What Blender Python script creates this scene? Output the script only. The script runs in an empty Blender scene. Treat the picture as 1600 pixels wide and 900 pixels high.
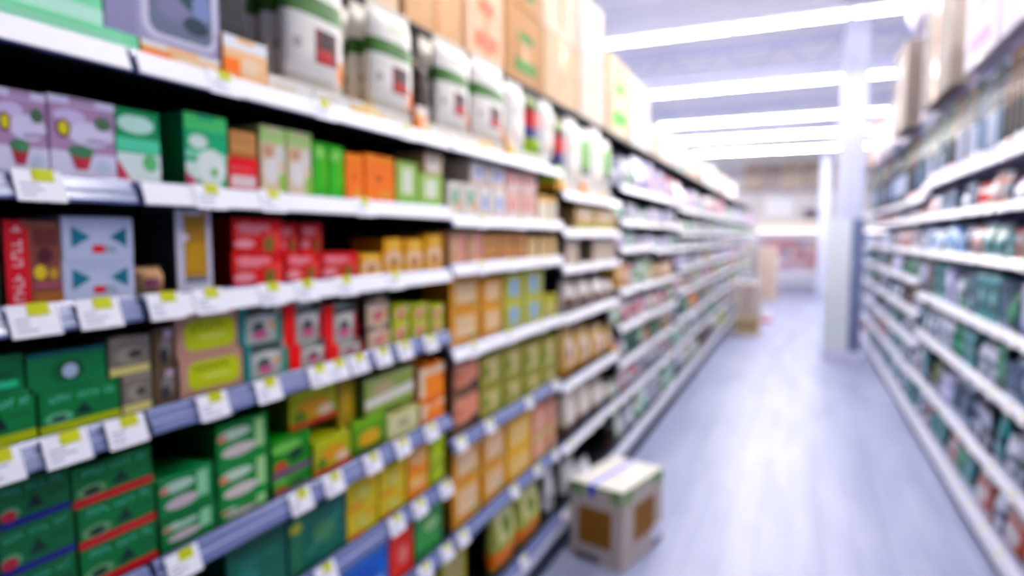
import bpy, math, random
from mathutils import Vector, Matrix
R = math.radians
SC = bpy.context.scene
COL = SC.collection

# ------------------------------------------------------------------ camera, sky, exposure
EYE = 1.83
cam_data = bpy.data.cameras.new('camera')
cam = bpy.data.objects.new('camera', cam_data)
COL.objects.link(cam)
cam_data.sensor_width = 36.0
cam_data.lens = 22.5                      # 1000 px focal length on a 1600 px frame
cam_data.clip_start = 0.05
_pitch = math.atan(81 / 1000.0)
_yaw = math.atan(450 / 1000.0 * math.cos(_pitch))
cam.location = (0, 0, EYE)
cam.rotation_euler = (math.pi / 2 - _pitch, 0, _yaw)
cam_data.dof.use_dof = True               # the photograph is defocused: the lens is focused well in front of the shelves
cam_data.dof.focus_distance = 0.46
cam_data.dof.aperture_fstop = 2.6
SC.camera = cam
vs = SC.view_settings
vs.view_transform = 'Standard'; vs.look = 'None'; vs.gamma = 1.0; vs.use_curve_mapping = False
vs.exposure = 0.88
world = bpy.data.worlds.new('store_ambient'); SC.world = world
world.use_nodes = True
world.node_tree.nodes['Background'].inputs[0].default_value = (0.50, 0.62, 1.0, 1)
world.node_tree.nodes['Background'].inputs[1].default_value = 0.08
TUBE_POWER = 75.0                         # fluorescent tube emission
STRIPS = (2.3, 5.1, 8.0, 11.1, 14.3, 16.7, 19.5)

# ------------------------------------------------------------------ materials
def lin(h):
    if isinstance(h, str):
        v = [int(h[i:i + 2], 16) / 255 for i in (0, 2, 4)]
    else:
        v = h
    v = [max(0.0, min(1.0, c)) for c in v]
    return tuple(((c / 12.92) if c <= .04045 else ((c + .055) / 1.055) ** 2.4) for c in v)
_M = {}
def deep(h):
    """print inks: a little deeper and purer than the hex reads"""
    r, g, b = lin(h); l = .3 * r + .59 * g + .11 * b
    return tuple(max(.002, (l + (c - l) * 1.25)) ** 1.18 for c in (r, g, b))
def mat(h, rough=.45, metal=0.0, spec=.2):
    k = (h, rough, metal, spec)
    if k in _M: return _M[k]
    m = bpy.data.materials.new('paint_' + str(h)); m.use_nodes = True
    b = m.node_tree.nodes['Principled BSDF']
    b.inputs['Base Color'].default_value = (*deep(h), 1)
    b.inputs['Roughness'].default_value = rough
    b.inputs['Metallic'].default_value = metal
    b.inputs['Specular IOR Level'].default_value = spec
    _M[k] = m; return m
def emit(name, col, s):
    m = bpy.data.materials.new(name); m.use_nodes = True
    b = m.node_tree.nodes['Principled BSDF']
    b.inputs['Base Color'].default_value = (*col, 1)
    b.inputs['Emission Color'].default_value = (*col, 1); b.inputs['Emission Strength'].default_value = s
    return m
def noisy(name, a, b, scale, rough, stretch=(1, 1, 1), bump=0.0):
    m = bpy.data.materials.new(name); m.use_nodes = True
    nt = m.node_tree; N = nt.nodes; L = nt.links; P = N['Principled BSDF']
    tc = N.new('ShaderNodeTexCoord'); mp = N.new('ShaderNodeMapping'); mp.inputs['Scale'].default_value = stretch
    nz = N.new('ShaderNodeTexNoise'); nz.inputs['Scale'].default_value = scale; nz.inputs['Detail'].default_value = 4
    cr = N.new('ShaderNodeValToRGB'); cr.color_ramp.elements[0].position = .35; cr.color_ramp.elements[1].position = .68
    cr.color_ramp.elements[0].color = (*lin(a), 1); cr.color_ramp.elements[1].color = (*lin(b), 1)
    L.new(tc.outputs['Object'], mp.inputs[0]); L.new(mp.outputs[0], nz.inputs['Vector']); L.new(nz.outputs['Fac'], cr.inputs[0])
    L.new(cr.outputs[0], P.inputs['Base Color']); P.inputs['Roughness'].default_value = rough
    if bump:
        bp = N.new('ShaderNodeBump'); bp.inputs['Strength'].default_value = bump; bp.inputs['Distance'].default_value = .01
        L.new(nz.outputs['Fac'], bp.inputs['Height']); L.new(bp.outputs[0], P.inputs['Normal'])
    return m
def floor_material():
    m = noisy('plank_floor', '989EBF', 'B0B5D1', 3.0, .40, (1.6, .22, 1))
    nt = m.node_tree; N = nt.nodes; L = nt.links; P = N['Principled BSDF']
    br = N.new('ShaderNodeTexBrick'); br.inputs['Scale'].default_value = 1.0
    br.inputs['Brick Width'].default_value = 1.2; br.inputs['Row Height'].default_value = .18; br.inputs['Mortar Size'].default_value = .004
    br.inputs['Color1'].default_value = (1, 1, 1, 1); br.inputs['Color2'].default_value = (.92, .925, .95, 1); br.inputs['Mortar'].default_value = (.72, .73, .8, 1)
    tc = N.new('ShaderNodeTexCoord'); mp = N.new('ShaderNodeMapping'); mp.inputs['Rotation'].default_value = (0, 0, R(90))
    L.new(tc.outputs['Object'], mp.inputs[0]); L.new(mp.outputs[0], br.inputs['Vector'])
    mx = N.new('ShaderNodeMix'); mx.data_type = 'RGBA'; mx.blend_type = 'MULTIPLY'; mx.inputs[0].default_value = 1
    src = P.inputs['Base Color'].links[0].from_socket
    L.new(src, mx.inputs[6]); L.new(br.outputs['Color'], mx.inputs[7]); L.new(mx.outputs[2], P.inputs['Base Color'])
    return m
CARD = lambda a, b: noisy('cardboard', a, b, 18, .75, (1, 1, 6))

# ------------------------------------------------------------------ mesh builder
class MB:
    def __init__(s): s.v = []; s.f = []; s.mi = []; s.ms = []; s.sm = []
    def m(s, mt):
        if mt not in s.ms: s.ms.append(mt)
        return s.ms.index(mt)
    def poly(s, pts, mt, smooth=False):
        i = len(s.v); s.v += [tuple(p) for p in pts]; s.f.append(tuple(range(i, i + len(pts)))); s.mi.append(s.m(mt)); s.sm.append(smooth)
    def box(s, x0, y0, z0, x1, y1, z1, mt, front=None, c=0.0):
        k = s.m(mt); kf = s.m(front) if front is not None else k
        c = min(c, (x1 - x0) * .3, (y1 - y0) * .3, (z1 - z0) * .3)
        i = len(s.v)
        if c <= 0:
            s.v += [(x, y, z) for z in (z0, z1) for y in (y0, y1) for x in (x0, x1)]
            for q, f in (((0, 1, 5, 4), kf), ((1, 3, 7, 5), k), ((3, 2, 6, 7), k), ((2, 0, 4, 6), k), ((4, 5, 7, 6), k), ((0, 2, 3, 1), k)):
                s.f.append(tuple(i + a for a in q)); s.mi.append(f); s.sm.append(False)
            return
        # chamfered box: every corner gives three vertices
        ids = {}
        for a in (0, 1):
            for b in (0, 1):
                for d in (0, 1):
                    X, Y, Z = (x0, x1)[a], (y0, y1)[b], (z0, z1)[d]
                    cx, cy, cz = (c, -c)[a], (c, -c)[b], (c, -c)[d]
                    for ax, p in ((0, (X, Y + cy, Z + cz)), (1, (X + cx, Y, Z + cz)), (2, (X + cx, Y + cy, Z))):
                        ids[(a, b, d, ax)] = len(s.v); s.v.append(p)
        def add(q, kk): s.f.append(tuple(q)); s.mi.append(kk); s.sm.append(False)
        I = lambda a, b, d, ax: ids[(a, b, d, ax)]
        add([I(0, 0, 0, 1), I(1, 0, 0, 1), I(1, 0, 1, 1), I(0, 0, 1, 1)], kf)
        add([I(1, 1, 0, 1), I(0, 1, 0, 1), I(0, 1, 1, 1), I(1, 1, 1, 1)], k)
        add([I(0, 1, 0, 0), I(0, 0, 0, 0), I(0, 0, 1, 0), I(0, 1, 1, 0)], k)
        add([I(1, 0, 0, 0), I(1, 1, 0, 0), I(1, 1, 1, 0), I(1, 0, 1, 0)], k)
        add([I(0, 0, 1, 2), I(1, 0, 1, 2), I(1, 1, 1, 2), I(0, 1, 1, 2)], k)
        add([I(0, 1, 0, 2), I(1, 1, 0, 2), I(1, 0, 0, 2), I(0, 0, 0, 2)], k)
        for d in (0, 1):
            for b in (0, 1): add([I(0, b, d, 1), I(1, b, d, 1), I(1, b, d, 2), I(0, b, d, 2)], kf if b == 0 else k)
            for a in (0, 1): add([I(a, 0, d, 0), I(a, 1, d, 0), I(a, 1, d, 2), I(a, 0, d, 2)], k)
        for a in (0, 1):
            for b in (0, 1): add([I(a, b, 0, 0), I(a, b, 1, 0), I(a, b, 1, 1), I(a, b, 0, 1)], kf if b == 0 else k)
        for a in (0, 1):
            for b in (0, 1):
                for d in (0, 1): add([I(a, b, d, 0), I(a, b, d, 1), I(a, b, d, 2)], k)
    def lathe(s, prof, mt, n=14, cx=0, cy=0):
        i0 = len(s.v)
        for r, z in prof:
            for j in range(n):
                t = 2 * math.pi * j / n
                s.v.append((cx + r * math.cos(t), cy + r * math.sin(t), z))
        k = s.m(mt)
        for a in range(len(prof) - 1):
            for j in range(n):
                b, d = i0 + a * n, i0 + (a + 1) * n
                s.f.append((b + j, b + (j + 1) % n, d + (j + 1) % n, d + j)); s.mi.append(k); s.sm.append(True)
        s.f.append(tuple(i0 + j for j in reversed(range(n)))); s.mi.append(k); s.sm.append(False)
        s.f.append(tuple(i0 + (len(prof) - 1) * n + j for j in range(n))); s.mi.append(k); s.sm.append(False)
    def tube(s, a, b, r, mt, n=8):
        a, b = Vector(a), Vector(b); d = (b - a).normalized()
        u = d.orthogonal().normalized(); w = d.cross(u); i0 = len(s.v); k = s.m(mt)
        for p in (a, b):
            for j in range(n):
                t = 2 * math.pi * j / n; s.v.append(tuple(p + u * (r * math.cos(t)) + w * (r * math.sin(t))))
        for j in range(n):
            s.f.append((i0 + j, i0 + (j + 1) % n, i0 + n + (j + 1) % n, i0 + n + j)); s.mi.append(k); s.sm.append(True)
        s.f.append(tuple(i0 + j for j in reversed(range(n)))); s.mi.append(k); s.sm.append(False)
        s.f.append(tuple(i0 + n + j for j in range(n))); s.mi.append(k); s.sm.append(False)
    def build(s, name, parent=None):
        me = bpy.data.meshes.new(name); me.from_pydata(s.v, [], s.f)
        for mt in s.ms: me.materials.append(mt)
        me.polygons.foreach_set('material_index', s.mi); me.polygons.foreach_set('use_smooth', s.sm); me.update()
        o = bpy.data.objects.new(name, me); COL.objects.link(o)
        if parent is not None: o.parent = parent
        return o

def empty(name, loc=(0, 0, 0), rz=0.0):
    o = bpy.data.objects.new(name, None); COL.objects.link(o); o.location = loc; o.rotation_euler = (0, 0, rz); o.empty_display_size = .1
    return o
def tag(o, label=None, cat=None, group=None, kind=None):
    if label: o['label'] = label
    if cat: o['category'] = cat
    if group: o['group'] = group
    if kind: o['kind'] = kind
    return o
def copy_tree(o):
    c = o.copy(); COL.objects.link(c)
    for ch in o.children:
        d = ch.copy(); COL.objects.link(d); d.parent = c
        for g in ch.children:
            e = g.copy(); COL.objects.link(e); e.parent = d
    return c

# every run of shelves has a local frame: x along the run (left to right seen from the aisle), y into the shelf, z up
LX, RX = 1.18, 1.00                       # distance of the two shelf fronts from the middle line
def place(o, side, y, w, z, back=.025):
    """y = the near end of the thing along the aisle"""
    if side < 0: o.location = (-(LX + back), y, z); o.rotation_euler = (0, 0, R(90))
    else: o.location = (RX + back, y + w, z); o.rotation_euler = (0, 0, R(-90))
    return o

# ------------------------------------------------------------------ room
def slab(name, x0, y0, z0, x1, y1, z1, mt):
    b = MB(); b.box(x0, y0, z0, x1, y1, z1, mt); return tag(b.build(name), kind='structure')
XW0, XW1, YB, CEIL = -9.0, 9.0, 27.0, 5.3
slab('floor', XW0, -3, -.1, XW1, YB, 0, floor_material())
slab('wall_left', XW0 - .15, -3, 0, XW0, YB, CEIL, mat('D6D8E6', .8))
slab('wall_right', XW1, -3, 0, XW1 + .15, YB, CEIL, mat('D6D8E6', .8))
slab('wall_back', XW0, YB, 0, XW1, YB + .15, CEIL, noisy('painted_wall', 'DDD8DA', 'ECE8E8', 2, .8))
b = MB(); cm = noisy('corrugated_roof', 'E4E4EC', 'EEEEF4', .8, .7)
b.box(XW0, -3, CEIL, XW1, YB, CEIL + .12, cm)
for i in range(60):                                             # the ribs of the roof deck
    b.box(XW0, -2.9 + i * .5, CEIL - .04, XW1, -2.75 + i * .5, CEIL, cm)
tag(b.build('ceiling'), kind='structure')
bm_ = mat('CFD0E4', .6)
for i, y in enumerate((1.5, 6.8, 12.4, 18.0, 23.6)):            # roof beams with a web of diagonals
    b = MB()
    b.box(XW0, y - .05, CEIL - .14, XW1, y + .05, CEIL - .05, bm_); b.box(XW0, y - .05, CEIL - .62, XW1, y + .05, CEIL - .54, bm_)
    for k in range(18):
        x = XW0 + .1 + k; b.tube((x, y, CEIL - .58), (x + .5, y, CEIL - .1), .018, bm_, 6); b.tube((x + .5, y, CEIL - .1), (x + 1, y, CEIL - .58), .018, bm_, 6)
    tag(b.build('trim_%d' % (i + 1)), kind='structure')

# ------------------------------------------------------------------ shelving
WHITE_LIP = mat('F0F0F8', .30); GREY_LIP = mat('7A84A8', .25, 0.0, .7); LIP_GLARE = mat('FCFBFF', .4); TAGM = mat('FBFAFF', .5); TAGY = mat('CDD03A', .6)
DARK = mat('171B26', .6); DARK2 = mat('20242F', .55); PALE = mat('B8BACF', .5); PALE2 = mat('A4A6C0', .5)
ORD = ['zeroth', 'first', 'second', 'third', 'fourth', 'fifth', 'sixth', 'seventh', 'eighth', 'ninth', 'tenth', 'eleventh', 'twelfth', 'thirteenth', 'fourteenth', 'fifteenth', 'sixteenth', 'seventeenth', 'eighteenth', 'nineteenth', 'twentieth', 'last', 'last', 'last']
BAYLEN = 1.22
rnd = random.Random(7)
def lean(b, z, k=.34):
    """tip a price channel and what sits in it back, so that it faces slightly upwards"""
    b.v = [(x, y + k * (q - z), q) for x, y, q in b.v]
    return b
def shelving_unit(side, y0, heights, label, tags=None, over=None, glare_rows=()):
    """heights: lip centres above the floor, top first; the last is the base deck"""
    W = BAYLEN - .006; D = .44
    root = place(empty('shelving_unit'), side, y0, W, 0, 0)
    tag(root, label, 'shelving', 'gondola shelving bays')
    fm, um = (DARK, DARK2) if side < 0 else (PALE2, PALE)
    top = heights[0] + .12 if over is None else over
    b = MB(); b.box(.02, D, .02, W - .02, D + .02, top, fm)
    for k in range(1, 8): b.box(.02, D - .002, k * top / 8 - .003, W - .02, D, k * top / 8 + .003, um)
    b.build('back_panel', root)
    for x in (0.0, W - .03):
        b = MB(); b.box(x, D - .05, 0, x + .03, D - .002, top, um)
        for k in range(int(top / .1)): b.box(x + .01, D - .052, .05 + k * .1, x + .02, D - .05, .09 + k * .1, DARK)
        b.build('upright', root)
    for i, z in enumerate(heights):
        base = i == len(heights) - 1
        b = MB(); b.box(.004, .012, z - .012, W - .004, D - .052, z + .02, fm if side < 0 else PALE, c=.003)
        if not base:
            for x in (.006, W - .012): b.box(x, .28, z - .05, x + .006, D - .052, z - .012, um)
        s = b.build('base_deck' if base else 'shelf', root)
        b = MB(); h = .048
        # angled channel: foot, face leaning back a little, small top rail
        x0, x1 = .003, W - .003
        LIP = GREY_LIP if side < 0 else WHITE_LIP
        P = [(0, z - h / 2), (-.003, z - h / 2 + .006), (.003, z + h / 2 - .006), (.006, z + h / 2), (.012, z + h / 2), (.012, z - h / 2)]
        for j in range(len(P)):
            (ya, za), (yb, zb) = P[j], P[(j + 1) % len(P)]
            b.poly([(x0, ya, za), (x1, ya, za), (x1, yb, zb), (x0, yb, zb)], LIP)
        b.poly([(x0, y, q) for y, q in reversed(P)], LIP); b.poly([(x1, y, q) for y, q in P], LIP)
        b.box(x0, -.004, z - .002, x1, 0, z + .001, mat('B9BCD8', .3))
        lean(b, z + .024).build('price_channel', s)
        if base and (side > 0 or y0 > 2.0):
            b = MB(); b.box(x0, .004, z - .105, x1, .014, z - .0245, WHITE_LIP, c=.002); b.build('base_front', s)
        if i + 1 in glare_rows:  # added white strip: lamp reflection on the glossy channel, put in as colour
            b = MB(); b.box(.006, -.0058, z - .0225, W - .006, -.0042, z + .021, LIP_GLARE); lean(b, z + .024).build('lip_glare_strip', s)
        tl = (tags or {}).get(i + 1)
        if tl is None:
            tl = []
            x = rnd.uniform(.06, .2)
            while x < W - .12 and y0 < 9: tl.append(x); x += rnd.uniform(.2, .42)
        for x in tl:
            if x < .005 or x > W - .075: continue
            b = MB(); tw = .078
            b.box(x, -.0078, z - .027, x + tw, -.0052, z + .026, TAGM); b.box(x + .030, -.0088, z + .007, x + .064, -.0078, z + .028, TAGY)
            for q in range(3): b.box(x + .008, -.0082, z - .018 + q * .009, x + .008 + rnd.uniform(.02, .05), -.0078, z - .015 + q * .009, mat('B4B6C8'))
            lean(b, z + .024).build('price_tag', s)
    z = heights[-1]
    b = MB(); b.box(.004, .03, 0.0, W - .004, .05, z - .024, mat('3A4256', .6) if side < 0 else mat('5A6480', .5)); b.build('kick_plate', root)
    return root

LEFT = []   # (near end, heights above the floor)
AB = [.335, .085, -.14, -.372, -.69, -.935, -1.18, -1.57]
def H(l): return [EYE + z for z in l]
TAGS_A = {1: [], 2: [.6, 1.0], 3: [.78, .98, 1.09], 4: [.7, .91, 1.02, 1.13], 5: [.8, 1.0], 6: [.5, .9], 7: [.5, .9]}
TAGS_B = {2: [.12, .3, .66], 3: [.005, .11, .29, .41, .57, .81], 4: [.11, .27, .45, .53, .62, .74, .86, 1.02], 5: [.02, .37, .5, .68, .84, 1.02], 6: [.46, .8, .94, 1.12], 7: [.97, 1.125]}
TAGS_C = {1: [], 5: [.02, .27, .7, 1.08], 6: [.03, .53, .82, 1.07], 7: [.3, .64]}
bays = [(-.375, AB), (.845, AB), (2.065, [.335, .06, -.125, -.448, -.8, -1.18, -1.57]), (3.285, [.225, .02, -.183, -.459, -.845, -1.2, -1.58]),
        (4.505, [.345, .102, -.097, -.41, -.68, -.943, -1.21, -1.58]), (5.725, [.345, .102, -.13, -.42, -.69, -.943, -1.21, -1.58])]
for k in range(12): bays.append((6.945 + 1.22 * k, [.29, .03, -.13, -.36, -.62, -.92, -1.2, -1.58]))
for k, (y, hs) in enumerate(bays):
    LEFT.append((y, H(hs)))
    shelving_unit(-1, y, H(hs), 'dark backed shelving bay with white price channels, %s bay on the left of the aisle' % ORD[k + 1], {0: TAGS_A, 1: TAGS_B, 2: TAGS_C}.get(k), over=2.60, glare_rows={0: (1,), 1: (1, 2, 3), 2: (1, 2, 3, 4)}.get(k, (1, 2, 3, 4, 5, 6, 7, 8)))
RIGHT = []
for k in range(8):
    y = 3.14 + 1.22 * k
    hs = [.44, .16, -.14, -.52, -.86, -1.27, -1.64] if k < 3 else [.34, .15, -.14, -.42, -.72, -1.0, -1.3, -1.64]
    RIGHT.append((y, H(hs)))
    shelving_unit(1, y, H(hs), 'pale lavender shelving bay, %s bay on the right of the aisle' % ORD[k + 1], over=2.92)
def storage_deck(side, y0, y1, z, back, depth, label):
    b = MB(); w = y1 - y0
    b.box(0, 0, z - .03, w, depth, z, DARK if side < 0 else PALE2, c=.004)
    for k in range(int(w / .61)): b.box(k * .61 + .02, .02, z - .055, k * .61 + .05, depth - .02, z - .03, DARK2 if side < 0 else PALE)
    o = b.build('storage_deck'); place(o, side, y0, w, 0, back); tag(o, label, 'storage shelf')
storage_deck(-1, -.375, 21.5, 2.66, .22, .66, 'long dark storage deck along the top of the left shelving')
storage_deck(1, 3.14, 12.9, 2.98, .13, .55, 'long grey storage deck along the top of the right shelving')

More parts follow.
